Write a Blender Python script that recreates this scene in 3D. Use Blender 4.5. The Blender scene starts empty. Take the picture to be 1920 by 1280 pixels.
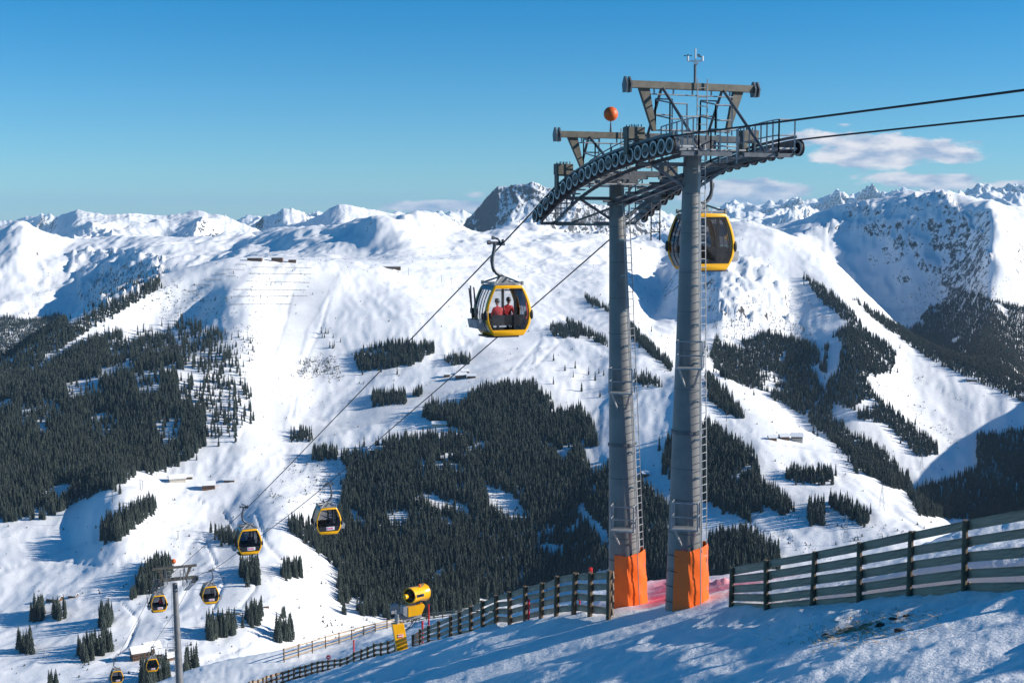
import bpy, bmesh, math, random
import numpy as np
from mathutils import Vector, Matrix, Quaternion
random.seed(7); rng = np.random.default_rng(11)
SC = bpy.context.scene
COL = SC.collection
# ------------------------------------------------------------------ camera
F = 2500.0                       # focal length in pixels of the 1920 px wide photograph
TH = math.atan(230.0 / F)        # the camera looks 5.3 degrees down
cam_d = bpy.data.cameras.new('camera'); cam = bpy.data.objects.new('camera', cam_d); COL.objects.link(cam)
cam.location = (0, 0, 0); cam.rotation_euler = (math.pi / 2 - TH, 0, 0)
cam_d.sensor_width = 36; cam_d.lens = 36 * F / 1920
cam_d.clip_start = 0.3; cam_d.clip_end = 120000
SC.camera = cam
# ------------------------------------------------------------------ sky and sun
SUN_EL, SUN_AZ = 23.0, 92.0      # degrees; azimuth to the right of the view direction
SUN_DIR = Vector((math.sin(math.radians(SUN_AZ)) * math.cos(math.radians(SUN_EL)),
                  math.cos(math.radians(SUN_AZ)) * math.cos(math.radians(SUN_EL)), math.sin(math.radians(SUN_EL))))
W = bpy.data.worlds.new('World'); SC.world = W; W.use_nodes = True
nt = W.node_tree; nt.nodes.clear()
def N(t, **kw):
    n = nt.nodes.new(t)
    for k, v in kw.items(): setattr(n, k, v)
    return n
def math_node(op, a, b=None, c=None):
    n = N('ShaderNodeMath', operation=op)
    for i, v in enumerate((a, b, c)):
        if v is None: continue
        if isinstance(v, (int, float)): n.inputs[i].default_value = v
        else: nt.links.new(v, n.inputs[i])
    return n.outputs[0]
sky = N('ShaderNodeTexSky', sky_type='NISHITA', sun_disc=False)
sky.sun_elevation = math.radians(SUN_EL); sky.sun_rotation = math.radians(SUN_AZ)
sky.altitude = 1900; sky.air_density = 1.0; sky.dust_density = 0.0; sky.ozone_density = 2.5
tc = N('ShaderNodeTexCoord'); sx = N('ShaderNodeSeparateXYZ'); nt.links.new(tc.outputs['Generated'], sx.inputs[0])
az = math_node('ARCTAN2', sx.outputs[0], sx.outputs[1]); el = math_node('ARCSINE', sx.outputs[2])
elr = N('ShaderNodeMapRange'); elr.interpolation_type = 'SMOOTHSTEP'; elr.inputs['From Max'].default_value = 0.30; nt.links.new(el, elr.inputs['Value'])
grade = N('ShaderNodeMix', data_type='RGBA'); nt.links.new(elr.outputs[0], grade.inputs['Factor']); grade.inputs['A'].default_value = (0.62, 0.93, 1.13, 1); grade.inputs['B'].default_value = (0.25, 0.84, 1.13, 1)
tint = N('ShaderNodeMix', data_type='RGBA', blend_type='MULTIPLY'); tint.inputs['Factor'].default_value = 1.0; nt.links.new(grade.outputs['Result'], tint.inputs['B'])
nt.links.new(sky.outputs[0], tint.inputs['A'])
hsv = N('ShaderNodeHueSaturation'); hsv.inputs['Saturation'].default_value = 1.12
nt.links.new(tint.outputs['Result'], hsv.inputs['Color'])
# small fair-weather clouds: noise over direction, gathered in a low band
cv = N('ShaderNodeCombineXYZ')
nt.links.new(math_node('MULTIPLY', az, 26.0), cv.inputs[0]); nt.links.new(math_node('MULTIPLY', el, 75.0), cv.inputs[1])
nz = N('ShaderNodeTexNoise'); nz.inputs['Scale'].default_value = 1.0; nz.inputs['Detail'].default_value = 7; nz.inputs['Roughness'].default_value = 0.6; nz.inputs['Distortion'].default_value = 0.3
nt.links.new(cv.outputs[0], nz.inputs['Vector'])
mask = None
for (a0, e0, wa, we, k) in ((15.4, 2.75, 3.9, 0.78, 1.0), (12.6, 3.25, 3.0, 0.5, 0.75), (17.0, 1.5, 3.4, 0.5, 0.8), (9.5, 1.15, 3.2, 0.7, 1.05), (8.0, 1.7, 1.2, 0.35, 0.8),
                            (-3.0, 0.55, 4.5, 0.35, 0.75), (-1.6, 1.05, 1.0, 0.3, 0.6), (13.8, 3.85, 1.0, 0.2, 0.5), (21.0, 1.3, 2.5, 0.4, 0.7), (24.0, 2.6, 2.5, 0.5, 0.8), (-26, 1.6, 4, 0.5, 0.8)):
    da = math_node('DIVIDE', math_node('SUBTRACT', az, math.radians(a0)), math.radians(wa))
    de = math_node('DIVIDE', math_node('SUBTRACT', el, math.radians(e0)), math.radians(we))
    g = math_node('MULTIPLY', math_node('EXPONENT', math_node('MULTIPLY', math_node('ADD', math_node('MULTIPLY', da, da), math_node('MULTIPLY', de, de)), -1.0)), k)
    mask = g if mask is None else math_node('MAXIMUM', mask, g)
dens = math_node('MULTIPLY_ADD', mask, 0.72, math_node('SUBTRACT', nz.outputs[0], 0.79))
ramp = N('ShaderNodeMapRange'); ramp.interpolation_type = 'SMOOTHSTEP'
ramp.inputs['From Min'].default_value = 0.0; ramp.inputs['From Max'].default_value = 0.17; ramp.inputs['To Max'].default_value = 0.93
nt.links.new(dens, ramp.inputs['Value'])
nz2 = N('ShaderNodeTexNoise'); nz2.inputs['Scale'].default_value = 1.6; nz2.inputs['Detail'].default_value = 5
nt.links.new(cv.outputs[0], nz2.inputs['Vector'])
ccol = N('ShaderNodeValToRGB'); ccol.color_ramp.elements[0].position = 0.36; ccol.color_ramp.elements[0].color = (3.4, 4.3, 6.0, 1)
ccol.color_ramp.elements[1].position = 0.62; ccol.color_ramp.elements[1].color = (8.6, 8.3, 8.5, 1)
nt.links.new(nz2.outputs[0], ccol.inputs[0])
mixc = N('ShaderNodeMix', data_type='RGBA'); nt.links.new(ramp.outputs[0], mixc.inputs['Factor'])
nt.links.new(hsv.outputs[0], mixc.inputs['A']); nt.links.new(ccol.outputs[0], mixc.inputs['B'])
bg = N('ShaderNodeBackground'); bg.inputs['Strength'].default_value = 0.078
nt.links.new(mixc.outputs['Result'], bg.inputs['Color'])
out = N('ShaderNodeOutputWorld'); nt.links.new(bg.outputs[0], out.inputs[0])
sun_d = bpy.data.lights.new('sun', 'SUN'); sun_d.energy = 5.0; sun_d.angle = math.radians(0.55); sun_d.color = (1.0, 0.93, 0.83)
sun = bpy.data.objects.new('sun', sun_d); COL.objects.link(sun)
sun.rotation_euler = SUN_DIR.to_track_quat('Z', 'Y').to_euler()
SC.view_settings.view_transform = 'Standard'; SC.view_settings.look = 'None'
SC.view_settings.exposure = 0.50; SC.view_settings.gamma = 1.0; SC.view_settings.use_curve_mapping = False
SC.render.engine = 'CYCLES'
SC.cycles.use_denoising = True; SC.cycles.max_bounces = 6; SC.cycles.diffuse_bounces = 2; SC.cycles.glossy_bounces = 2
SC.cycles.transparent_max_bounces = 12; SC.cycles.transmission_bounces = 4; SC.cycles.volume_bounces = 0
SC.cycles.sample_clamp_indirect = 6.0

# ------------------------------------------------------------------ helpers
def ray(px, py):
    xc = (px - 960) / F; yc = -(py - 640) / F
    return (xc, math.cos(TH) + yc * math.sin(TH), -math.sin(TH) + yc * math.cos(TH))
def at(px, py, d):               # the point at depth y = d behind a pixel
    r = ray(px, py); k = d / r[1]
    return Vector((r[0] * k, d, r[2] * k))
def project(x, y, z):            # arrays allowed
    f = y * math.cos(TH) - z * math.sin(TH); up = y * math.sin(TH) + z * math.cos(TH)
    return 960 + F * x / f, 640 - F * up / f
def pchip(xn, yn, x):
    xn = np.asarray(xn, float); yn = np.asarray(yn, float); x = np.clip(np.asarray(x, float), xn[0], xn[-1])
    h = np.diff(xn); d = np.diff(yn) / h
    m = np.zeros_like(yn); m[0] = d[0]; m[-1] = d[-1]
    if len(xn) > 2:
        w1 = 2 * h[1:] + h[:-1]; w2 = h[1:] + 2 * h[:-1]
        ok = d[1:] * d[:-1] > 0
        with np.errstate(divide='ignore', invalid='ignore'):
            hm = (w1 + w2) / (w1 / d[:-1] + w2 / d[1:])
        m[1:-1] = np.where(ok, hm, 0.0)
    i = np.clip(np.searchsorted(xn, x, side='right') - 1, 0, len(h) - 1)
    t = (x - xn[i]) / h[i]; t2 = t * t; t3 = t2 * t
    return (2*t3 - 3*t2 + 1) * yn[i] + (t3 - 2*t2 + t) * h[i] * m[i] + (-2*t3 + 3*t2) * yn[i+1] + (t3 - t2) * h[i] * m[i+1]
def vnoise(x, y, seed=0):
    xi = np.floor(x).astype(np.int64); yi = np.floor(y).astype(np.int64); fx = x - xi; fy = y - yi
    def hsh(a, b):
        h = (a * 374761393 + b * 668265263 + seed * 974634777) & 0xFFFFFFFF
        h = ((h ^ (h >> 13)) * 1274126177) & 0xFFFFFFFF
        h = ((h ^ (h >> 15)) * 2246822519) & 0xFFFFFFFF
        return h ^ (h >> 16)
    def g(a, b, dx, dy):
        t = (hsh(a, b) & 0xFFFF) * (2 * math.pi / 65536.0)
        return np.cos(t) * dx + np.sin(t) * dy
    sx = fx * fx * fx * (fx * (fx * 6 - 15) + 10); sy = fy * fy * fy * (fy * (fy * 6 - 15) + 10)
    a = g(xi, yi, fx, fy); b = g(xi + 1, yi, fx - 1, fy); c = g(xi, yi + 1, fx, fy - 1); d = g(xi + 1, yi + 1, fx - 1, fy - 1)
    return 1.5 * ((a * (1 - sx) + b * sx) * (1 - sy) + (c * (1 - sx) + d * sx) * sy)     # about -1..1
def ridged(x, y, seed=0): return 1 - 2 * np.abs(vnoise(x, y, seed))
def in_poly(px, py, poly):
    px = np.asarray(px); py = np.asarray(py); r = np.zeros(px.shape, bool); n = len(poly)
    for i in range(n):
        x1, y1 = poly[i]; x2, y2 = poly[i - 1]
        if y1 == y2: continue
        c = (y1 > py) != (y2 > py)
        r ^= c & (px < (x2 - x1) * (py - y1) / (y2 - y1) + x1)
    return r
WL = {}                          # world position of each parent, so that meshes can be written in world coordinates
def setp(o, label=None, category=None, group=None, kind=None):
    for k, v in (('label', label), ('category', category), ('group', group), ('kind', kind)):
        if v: o[k] = v
    return o
def thing(name, loc, label, category, group=None):
    o = bpy.data.objects.new(name, None); o.empty_display_size = 0.3; COL.objects.link(o); o.location = loc
    WL[o] = Vector(loc); return setp(o, label, category, group)
class MB:
    def __init__(s): s.v = []; s.f = []
    def add(s, vs, fs):
        b = len(s.v); s.v += [tuple(v) for v in vs]; s.f += [tuple(i + b for i in f) for f in fs]; return s
    def box(s, c, sz, M=None):
        vs = []
        for i in range(8):
            q = Vector(((i & 1) - .5, ((i >> 1) & 1) - .5, ((i >> 2) & 1) - .5))
            q = Vector((q.x * sz[0], q.y * sz[1], q.z * sz[2]))
            if M is not None: q = M @ q
            vs.append(q + Vector(c))
        return s.add(vs, [(0,2,3,1),(4,5,7,6),(0,1,5,4),(2,6,7,3),(0,4,6,2),(1,3,7,5)])
    def bar(s, a, b, w, h=None, up=(0, 0, 1)):      # a rectangular bar from a to b
        a = Vector(a); b = Vector(b); h = h or w; d = (b - a)
        if d.length < 1e-6: return s
        d.normalize(); up = Vector(up); x = d.cross(up)
        if x.length < 1e-3: x = d.cross(Vector((1, 0, 0)))
        x.normalize(); z = x.cross(d)
        vs = [p + x * (w / 2 * i) + z * (h / 2 * j) for p in (a, b) for i, j in ((-1,-1),(1,-1),(1,1),(-1,1))]
        return s.add(vs, [(3,2,1,0),(4,5,6,7),(0,1,5,4),(1,2,6,5),(2,3,7,6),(3,0,4,7)])
    def tube(s, pts, r, n=6, cap=True):
        pts = [Vector(p) for p in pts]; rs = r if isinstance(r, (list, tuple)) else [r] * len(pts); vs = []; x = None
        for i, p in enumerate(pts):
            d = (pts[min(i + 1, len(pts) - 1)] - pts[max(i - 1, 0)]).normalized()
            if x is None:
                x = d.cross(Vector((0, 0, 1)))
                if x.length < 1e-2: x = d.cross(Vector((0, 1, 0)))
            x = (x - d * x.dot(d)).normalized(); y = d.cross(x)
            for k in range(n):
                a = 2 * math.pi * k / n; vs.append(p + (x * math.cos(a) + y * math.sin(a)) * rs[i])
        fs = []
        for i in range(len(pts) - 1):
            for k in range(n):
                a = i * n + k; b = i * n + (k + 1) % n; fs.append((a, b, b + n, a + n))
        if cap: fs.append(tuple(range(n))[::-1]); fs.append(tuple(range((len(pts) - 1) * n, len(pts) * n)))
        return s.add(vs, fs)
    def lathe(s, c, prof, n=16, M=None, cap=True):  # prof: list of (r, h) round an axis
        vs = []
        for r, h in prof:
            for k in range(n):
                a = 2 * math.pi * k / n; q = Vector((r * math.cos(a), r * math.sin(a), h))
                vs.append(Vector(c) + (M @ q if M is not None else q))
        fs = []
        for i in range(len(prof) - 1):
            for k in range(n):
                a = i * n + k; b = i * n + (k + 1) % n; fs.append((a, b, b + n, a + n))
        if cap: fs.append(tuple(range(n))[::-1]); fs.append(tuple(range((len(prof) - 1) * n, len(prof) * n)))
        return s.add(vs, fs)
    def prism(s, poly, off):                        # poly: 3D points, off: extrusion vector
        n = len(poly); off = Vector(off); vs = [Vector(p) for p in poly] + [Vector(p) + off for p in poly]
        return s.add(vs, [tuple(range(n))[::-1], tuple(range(n, 2 * n))] + [(i, (i + 1) % n, n + (i + 1) % n, n + i) for i in range(n)])
    def mesh(s, name, off=Vector((0, 0, 0))):
        me = bpy.data.meshes.new(name); me.from_pydata([(v[0] - off.x, v[1] - off.y, v[2] - off.z) for v in s.v], [], s.f)
        bm = bmesh.new(); bm.from_mesh(me); bmesh.ops.recalc_face_normals(bm, faces=bm.faces); bm.to_mesh(me); bm.free()
        return me
    def build(s, name, mat, parent=None, smooth=False, bevel=0, **kw):
        off = WL.get(parent, Vector((0, 0, 0))) if parent else Vector((0, 0, 0))
        me = s.mesh(name, off); o = bpy.data.objects.new(name, me); COL.objects.link(o); me.materials.append(mat)
        if parent: o.parent = parent; WL[o] = off.copy()
        if smooth:
            me.shade_smooth()
            me.set_sharp_from_angle(angle=math.radians(40))
        if bevel:
            b = o.modifiers.new('bevel', 'BEVEL'); b.width = bevel; b.segments = 2; b.limit_method = 'ANGLE'
        return setp(o, **kw)
# ------------------------------------------------------------------ materials
def mat(name, base, rough=0.6, metal=0.0, var=0.12, scale=3.0, bump=0.0, bscale=20.0, var_col=None, spec=0.5, coords='Object', detail=6):
    m = bpy.data.materials.new(name); m.use_nodes = True; t = m.node_tree; b = t.nodes['Principled BSDF']
    b.inputs['Roughness'].default_value = rough; b.inputs['Metallic'].default_value = metal; b.inputs['Specular IOR Level'].default_value = spec
    c = t.nodes.new('ShaderNodeTexCoord'); n = t.nodes.new('ShaderNodeTexNoise'); n.inputs['Scale'].default_value = scale; n.inputs['Detail'].default_value = detail; n.inputs['Roughness'].default_value = 0.65
    t.links.new(c.outputs[coords], n.inputs['Vector'])
    r = t.nodes.new('ShaderNodeValToRGB'); lo = var_col or tuple(x * (1 - 2 * var) for x in base); hi = tuple(min(1, x * (1 + var)) for x in base)
    r.color_ramp.elements[0].position = 0.3; r.color_ramp.elements[0].color = (*lo, 1); r.color_ramp.elements[1].position = 0.65; r.color_ramp.elements[1].color = (*hi, 1)
    t.links.new(n.outputs[0], r.inputs[0]); t.links.new(r.outputs[0], b.inputs['Base Color'])
    if bump:
        n2 = t.nodes.new('ShaderNodeTexNoise'); n2.inputs['Scale'].default_value = bscale; n2.inputs['Detail'].default_value = 4
        t.links.new(c.outputs[coords], n2.inputs['Vector'])
        bp = t.nodes.new('ShaderNodeBump'); bp.inputs['Strength'].default_value = 1.0; bp.inputs['Distance'].default_value = bump
        t.links.new(n2.outputs[0], bp.inputs['Height']); t.links.new(bp.outputs[0], b.inputs['Normal'])
    return m
M = {}
M['leg'] = mat('galvanised_leg', (0.185, 0.185, 0.185), 0.45, 0.0, 0.10, 1.2, 0.002, 6)
M['leg_dark'] = mat('weathered_leg', (0.15, 0.155, 0.165), 0.5, 0.0, 0.15, 1.0)
M['steel'] = mat('dark_steel', (0.115, 0.125, 0.14), 0.42, 0.4, 0.2, 3)
M['galv'] = mat('galvanised_steel', (0.36, 0.37, 0.38), 0.45, 0.4, 0.15, 4)
M['yoke'] = mat('weathered_yoke_steel', (0.115, 0.105, 0.085), 0.55, 0.2, 0.2, 3)
M['black'] = mat('black_rubber', (0.012, 0.012, 0.013), 0.5, 0, 0.1, 5)
M['rubber_ring'] = mat('pale_sheave_liner', (0.58, 0.57, 0.53), 0.5, 0.0, 0.1, 6)
M['orange'] = mat('orange_pad', (0.82, 0.13, 0.006), 0.42, 0, 0.05, 2, 0.006, 5.0)
M['ball'] = mat('orange_ball', (0.72, 0.12, 0.015), 0.5, 0, 0.1, 3)
M['rope'] = mat('steel_rope', (0.03, 0.032, 0.036), 0.5, 0.3, 0.2, 20)
M['yellow'] = mat('yellow_paint', (0.85, 0.42, 0.004), 0.28, 0, 0.05, 2)
M['grey_shell'] = mat('grey_shell', (0.30, 0.31, 0.32), 0.4, 0.2, 0.1, 3)
M['dark_plastic'] = mat('dark_plastic', (0.025, 0.026, 0.03), 0.4, 0, 0.1, 3)
M['white'] = mat('white_paint', (0.72, 0.72, 0.72), 0.45, 0, 0.05, 3)
M['red'] = mat('red_paint', (0.62, 0.02, 0.02), 0.4, 0, 0.08, 3)
M['pink'] = mat('pink_print', (0.75, 0.08, 0.22), 0.4, 0, 0.05, 3)
M['blueprint'] = mat('blue_print', (0.05, 0.2, 0.5), 0.4, 0, 0.05, 3)
M['wood_dark'] = mat('weathered_board', (0.36, 0.27, 0.19), 0.8, 0, 0.25, 2.2, 0.006, 18)
M['wood_post'] = mat('round_timber', (0.15, 0.105, 0.065), 0.8, 0, 0.3, 3.0, 0.01, 14)
M['wood_light'] = mat('pale_timber', (0.34, 0.25, 0.16), 0.75, 0, 0.2, 2.0, 0.004, 14)
M['jacket_red'] = mat('red_jacket', (0.55, 0.035, 0.04), 0.7, 0, 0.15, 6)
M['trousers'] = mat('dark_trousers', (0.02, 0.022, 0.03), 0.8, 0, 0.1, 5)
M['jacket_dark'] = mat('dark_jacket', (0.03, 0.035, 0.05), 0.7, 0, 0.1, 5)
M['skin'] = mat('skin', (0.5, 0.28, 0.2), 0.55, 0, 0.05, 5)
M['helmet'] = mat('helmet', (0.08, 0.08, 0.09), 0.3, 0, 0.05, 5)
M['chalet_wall'] = mat('brown_timber_wall', (0.13, 0.07, 0.038), 0.8, 0, 0.2, 0.5)
M['plaster'] = mat('pale_plaster', (0.55, 0.5, 0.42), 0.8, 0, 0.08, 0.5)
M['roof_snow'] = mat('roof_snow', (0.84, 0.85, 0.87), 0.7, 0, 0.03, 0.3)
M['pane'] = mat('dark_pane', (0.02, 0.025, 0.03), 0.15, 0, 0.05, 1)
M['barrier'] = mat('avalanche_timber', (0.10, 0.085, 0.07), 0.8, 0, 0.2, 1)
M['straw'] = mat('dry_straw', (0.50, 0.33, 0.14), 0.8, 0, 0.25, 5)
M['soil'] = mat('dark_soil', (0.06, 0.045, 0.035), 0.9, 0, 0.3, 6)
M['bark'] = mat('spruce_bark', (0.07, 0.05, 0.04), 0.9, 0, 0.2, 2)
def glass(name, tint, refl=0.9):
    m = bpy.data.materials.new(name); m.use_nodes = True; t = m.node_tree; t.nodes.clear()
    o = t.nodes.new('ShaderNodeOutputMaterial'); mx = t.nodes.new('ShaderNodeMixShader'); tr = t.nodes.new('ShaderNodeBsdfTransparent'); gl = t.nodes.new('ShaderNodeBsdfGlossy')
    fr = t.nodes.new('ShaderNodeFresnel'); fr.inputs[0].default_value = 1.5; gl.inputs['Roughness'].default_value = 0.03
    no = t.nodes.new('ShaderNodeTexNoise'); no.inputs['Scale'].default_value = 2.0
    ra = t.nodes.new('ShaderNodeValToRGB'); ra.color_ramp.elements[0].color = (*[x * 0.85 for x in tint], 1); ra.color_ramp.elements[1].color = (*tint, 1)
    t.links.new(no.outputs[0], ra.inputs[0]); t.links.new(ra.outputs[0], tr.inputs[0])
    gl.inputs['Color'].default_value = (refl, refl, refl, 1)
    t.links.new(fr.outputs[0], mx.inputs[0]); t.links.new(tr.outputs[0], mx.inputs[1]); t.links.new(gl.outputs[0], mx.inputs[2]); t.links.new(mx.outputs[0], o.inputs[0])
    return m
M['glass'] = glass('tinted_glass', (0.88, 0.89, 0.90)); M['glass_dark'] = glass('dark_tinted_glass', (0.46, 0.46, 0.47))
def spruce_mat(name, a, b):
    m = bpy.data.materials.new(name); m.use_nodes = True; t = m.node_tree; p = t.nodes['Principled BSDF']; p.inputs['Roughness'].default_value = 0.8; p.inputs['Specular IOR Level'].default_value = 0.2
    oi = t.nodes.new('ShaderNodeObjectInfo'); n = t.nodes.new('ShaderNodeTexNoise'); n.inputs['Scale'].default_value = 0.9; n.inputs['Detail'].default_value = 3
    g = t.nodes.new('ShaderNodeTexCoord'); t.links.new(g.outputs['Object'], n.inputs['Vector'])
    ad = t.nodes.new('ShaderNodeMath'); ad.operation = 'MULTIPLY_ADD'; ad.inputs[1].default_value = 0.55
    t.links.new(oi.outputs['Random'], ad.inputs[0]); sb = t.nodes.new('ShaderNodeMath'); sb.operation = 'MULTIPLY_ADD'; sb.inputs[1].default_value = 1.0; sb.inputs[2].default_value = -0.25
    t.links.new(n.outputs[0], sb.inputs[0]); t.links.new(sb.outputs[0], ad.inputs[2])
    r = t.nodes.new('ShaderNodeValToRGB'); r.color_ramp.elements[0].color = (*a, 1); r.color_ramp.elements[1].color = (*b, 1)
    t.links.new(ad.outputs[0], r.inputs[0]); t.links.new(r.outputs[0], p.inputs['Base Color'])
    return m
M['spruce'] = spruce_mat('spruce_needles', (0.016, 0.026, 0.023), (0.066, 0.080, 0.066))
M['larch'] = spruce_mat('bare_larch', (0.055, 0.040, 0.032), (0.11, 0.075, 0.055))
# ------------------------------------------------------------------ snow materials
def snow_mat(name, tiers, near=False):
    m = bpy.data.materials.new(name); m.use_nodes = True; t = m.node_tree; p = t.nodes['Principled BSDF']
    p.inputs['Roughness'].default_value = 0.62; p.inputs['Specular IOR Level'].default_value = 0.12
    L = t.links.new
    geo = t.nodes.new('ShaderNodeNewGeometry')
    def noise(scale, detail=5, rough=0.6, vec=None):
        n = t.nodes.new('ShaderNodeTexNoise'); n.inputs['Scale'].default_value = scale; n.inputs['Detail'].default_value = detail; n.inputs['Roughness'].default_value = rough
        L(vec or geo.outputs['Position'], n.inputs['Vector']); return n.outputs[0]
    def mth(op, a, b=None, c=None):
        n = t.nodes.new('ShaderNodeMath'); n.operation = op
        for i, v in enumerate((a, b, c)):
            if v is None: continue
            if isinstance(v, (int, float)): n.inputs[i].default_value = v
            else: L(v, n.inputs[i])
        return n.outputs[0]
    def attr(nm):
        a = t.nodes.new('ShaderNodeAttribute'); a.attribute_name = nm; return a.outputs['Fac']
    def step(v, lo, hi):
        n = t.nodes.new('ShaderNodeMapRange'); n.interpolation_type = 'SMOOTHSTEP'; n.inputs['From Min'].default_value = lo; n.inputs['From Max'].default_value = hi; L(v, n.inputs['Value']); return n.outputs[0]
    def mix(f, a, b):
        n = t.nodes.new('ShaderNodeMix'); n.data_type = 'RGBA'
        L(f, n.inputs['Factor'])
        for v, k in ((a, 'A'), (b, 'B')):
            if isinstance(v, tuple): n.inputs[k].default_value = (*v, 1)
            else: L(v, n.inputs[k])
        return n.outputs['Result']
    col = mix(step(noise(0.006 if not near else 0.3, 4), 0.35, 0.65), (0.83, 0.845, 0.87), (0.90, 0.90, 0.905))
    if not near:
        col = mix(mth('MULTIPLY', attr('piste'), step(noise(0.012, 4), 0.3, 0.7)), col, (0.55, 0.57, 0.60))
        rock = mix(noise(0.035, 6, 0.7), (0.022, 0.022, 0.025), (0.12, 0.115, 0.11))
        rmp = t.nodes.new('ShaderNodeMapping'); rmp.inputs['Scale'].default_value = (1.0, 0.38, 0.55); rmp.inputs['Rotation'].default_value = (0, 0, 0.5); L(geo.outputs['Position'], rmp.inputs['Vector'])
        rk = step(mth('ADD', attr('rock'), mth('MULTIPLY', mth('SUBTRACT', noise(0.05, 9, 0.80, rmp.outputs[0]), 0.5), 2.3)), 0.56, 0.66)
        col = mix(rk, col, rock)
        sc = step(mth('ADD', attr('scrub'), mth('MULTIPLY', mth('SUBTRACT', noise(0.13, 5, 0.72), 0.5), 1.7)), 0.50, 0.60)
        col = mix(sc, col, mix(noise(0.05, 3), (0.045, 0.036, 0.028), (0.12, 0.09, 0.06)))
    else:
        pink_tint = attr('pink_tint')
        col = mix(mth('MULTIPLY', pink_tint, step(noise(0.9, 4), 0.0, 0.6)), col, (0.88, 0.12, 0.18))
        dirt = step(mth('ADD', attr('dirt'), mth('MULTIPLY', mth('SUBTRACT', noise(3.5, 7, 0.75), 0.5), 1.6)), 0.62, 0.78)
        col = mix(dirt, col, mix(noise(4.0, 4), (0.07, 0.05, 0.035), (0.27, 0.19, 0.10)))
    L(col, p.inputs['Base Color'])
    prev = None
    for (s, dist, detail) in tiers:
        b = t.nodes.new('ShaderNodeBump'); b.inputs['Distance'].default_value = dist; b.inputs['Strength'].default_value = 1.0
        vec = None
        if near and s < 3:
            mp = t.nodes.new('ShaderNodeMapping'); mp.inputs['Scale'].default_value = (0.35, 1.0, 1.0); L(geo.outputs['Position'], mp.inputs['Vector']); vec = mp.outputs[0]
        L(noise(s, detail, 0.6, vec), b.inputs['Height'])
        if prev: L(prev, b.inputs['Normal'])
        prev = b.outputs[0]
    L(prev, p.inputs['Normal'])
    return m
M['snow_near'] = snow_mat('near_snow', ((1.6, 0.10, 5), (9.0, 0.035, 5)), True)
M['snow_mid'] = snow_mat('mountain_snow', ((0.012, 0.7, 5), (0.08, 0.55, 6), (0.3, 0.25, 3)))
M['snow_far'] = snow_mat('far_mountain_snow', ((0.006, 22.0, 8), (0.03, 4.0, 5)))
# ------------------------------------------------------------------ terrain: a height field over (u = x / y, y)
def lines_uz(lines):
    out = []
    for ln in lines:
        a = []
        for (px, py, d) in ln:
            q = at(px, py, d); a.append((q.x / q.y, d, q.z))
        a.sort(); a = np.array(a); out.append(a)
    return out
def line_eval(ln, u):
    return pchip(ln[:, 0], np.log(ln[:, 1]), u), pchip(ln[:, 0], ln[:, 2], u)
def field(lines, u, y, lin=False):                      # lines: arrays of (u, d, z) ordered by distance
    LD = []; LZ = []
    for ln in lines:
        a, b = line_eval(ln, u); LD.append(a); LZ.append(b)
    LD = np.array(LD); LZ = np.array(LZ)
    for i in range(1, len(LD)): LD[i] = np.maximum(LD[i], LD[i - 1] + 0.01)
    Z = np.empty((len(y), len(u))); ly = y if lin else np.log(y)
    if lin: LD = np.exp(LD)
    for j in range(len(u)): Z[:, j] = pchip(LD[:, j], LZ[:, j], ly)
    return Z
def smooth_cols(Z, n):
    k = np.hanning(2 * n + 3)[1:-1]; k /= k.sum(); P = np.pad(Z, ((0, 0), (n, n)), mode='edge')
    R = np.zeros_like(Z)
    for i in range(2 * n + 1): R += k[i] * P[:, i:i + Z.shape[1]]
    return R
class Grid:
    def __init__(s, u, y, Z): s.u, s.y, s.Z = u, y, Z
    def z(s, x, y):
        x = np.asarray(x, float); y = np.asarray(y, float); uu = x / y
        a = np.interp(uu, s.u, np.arange(len(s.u))); b = np.interp(y, s.y, np.arange(len(s.y)))
        i = np.clip(a.astype(int), 0, len(s.u) - 2); j = np.clip(b.astype(int), 0, len(s.y) - 2); fa = a - i; fb = b - j
        Z = s.Z
        return (Z[j, i] * (1 - fa) + Z[j, i + 1] * fa) * (1 - fb) + (Z[j + 1, i] * (1 - fa) + Z[j + 1, i + 1] * fa) * fb
    def hit(s, px, py, y0=None, y1=None):    # first surface point behind a pixel
        r = ray(px, py); ys = np.geomspace(y0 or s.y[0], y1 or s.y[-1], 4000)
        g = s.z(ys * r[0] / r[1], ys) - ys * r[2] / r[1]
        k = np.argmax(g > 0)
        if g[k] <= 0: k = int(np.argmax(g))
        y = ys[k]; x = y * r[0] / r[1]
        return Vector((x, y, float(s.z(x, y))))
    def build(s, name, m, attrs=None, drop=None):
        nu, ny = len(s.u), len(s.y); Y, U = np.meshgrid(s.y, s.u, indexing='ij')
        V = np.stack([U * Y, Y, s.Z], -1).reshape(-1, 3).astype(np.float32)
        i = np.arange(ny - 1)[:, None] * nu + np.arange(nu - 1)[None, :]
        Q = np.stack([i, i + 1, i + nu + 1, i + nu], -1).reshape(-1, 4).astype(np.int32)
        me = bpy.data.meshes.new(name); me.vertices.add(len(V)); me.vertices.foreach_set('co', V.ravel())
        me.loops.add(Q.size); me.loops.foreach_set('vertex_index', Q.ravel()); me.polygons.add(len(Q))
        me.polygons.foreach_set('loop_start', np.arange(0, Q.size, 4, dtype=np.int32)); me.polygons.foreach_set('use_smooth', np.ones(len(Q), bool))
        me.update(calc_edges=True)
        for k, a in (attrs or {}).items():
            at_ = me.attributes.new(k, 'FLOAT', 'POINT'); at_.data.foreach_set('value', np.ascontiguousarray(a, dtype=np.float32).ravel())
        me.materials.append(m); o = bpy.data.objects.new(name, me); COL.objects.link(o)
        return setp(o, kind='structure')
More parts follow.
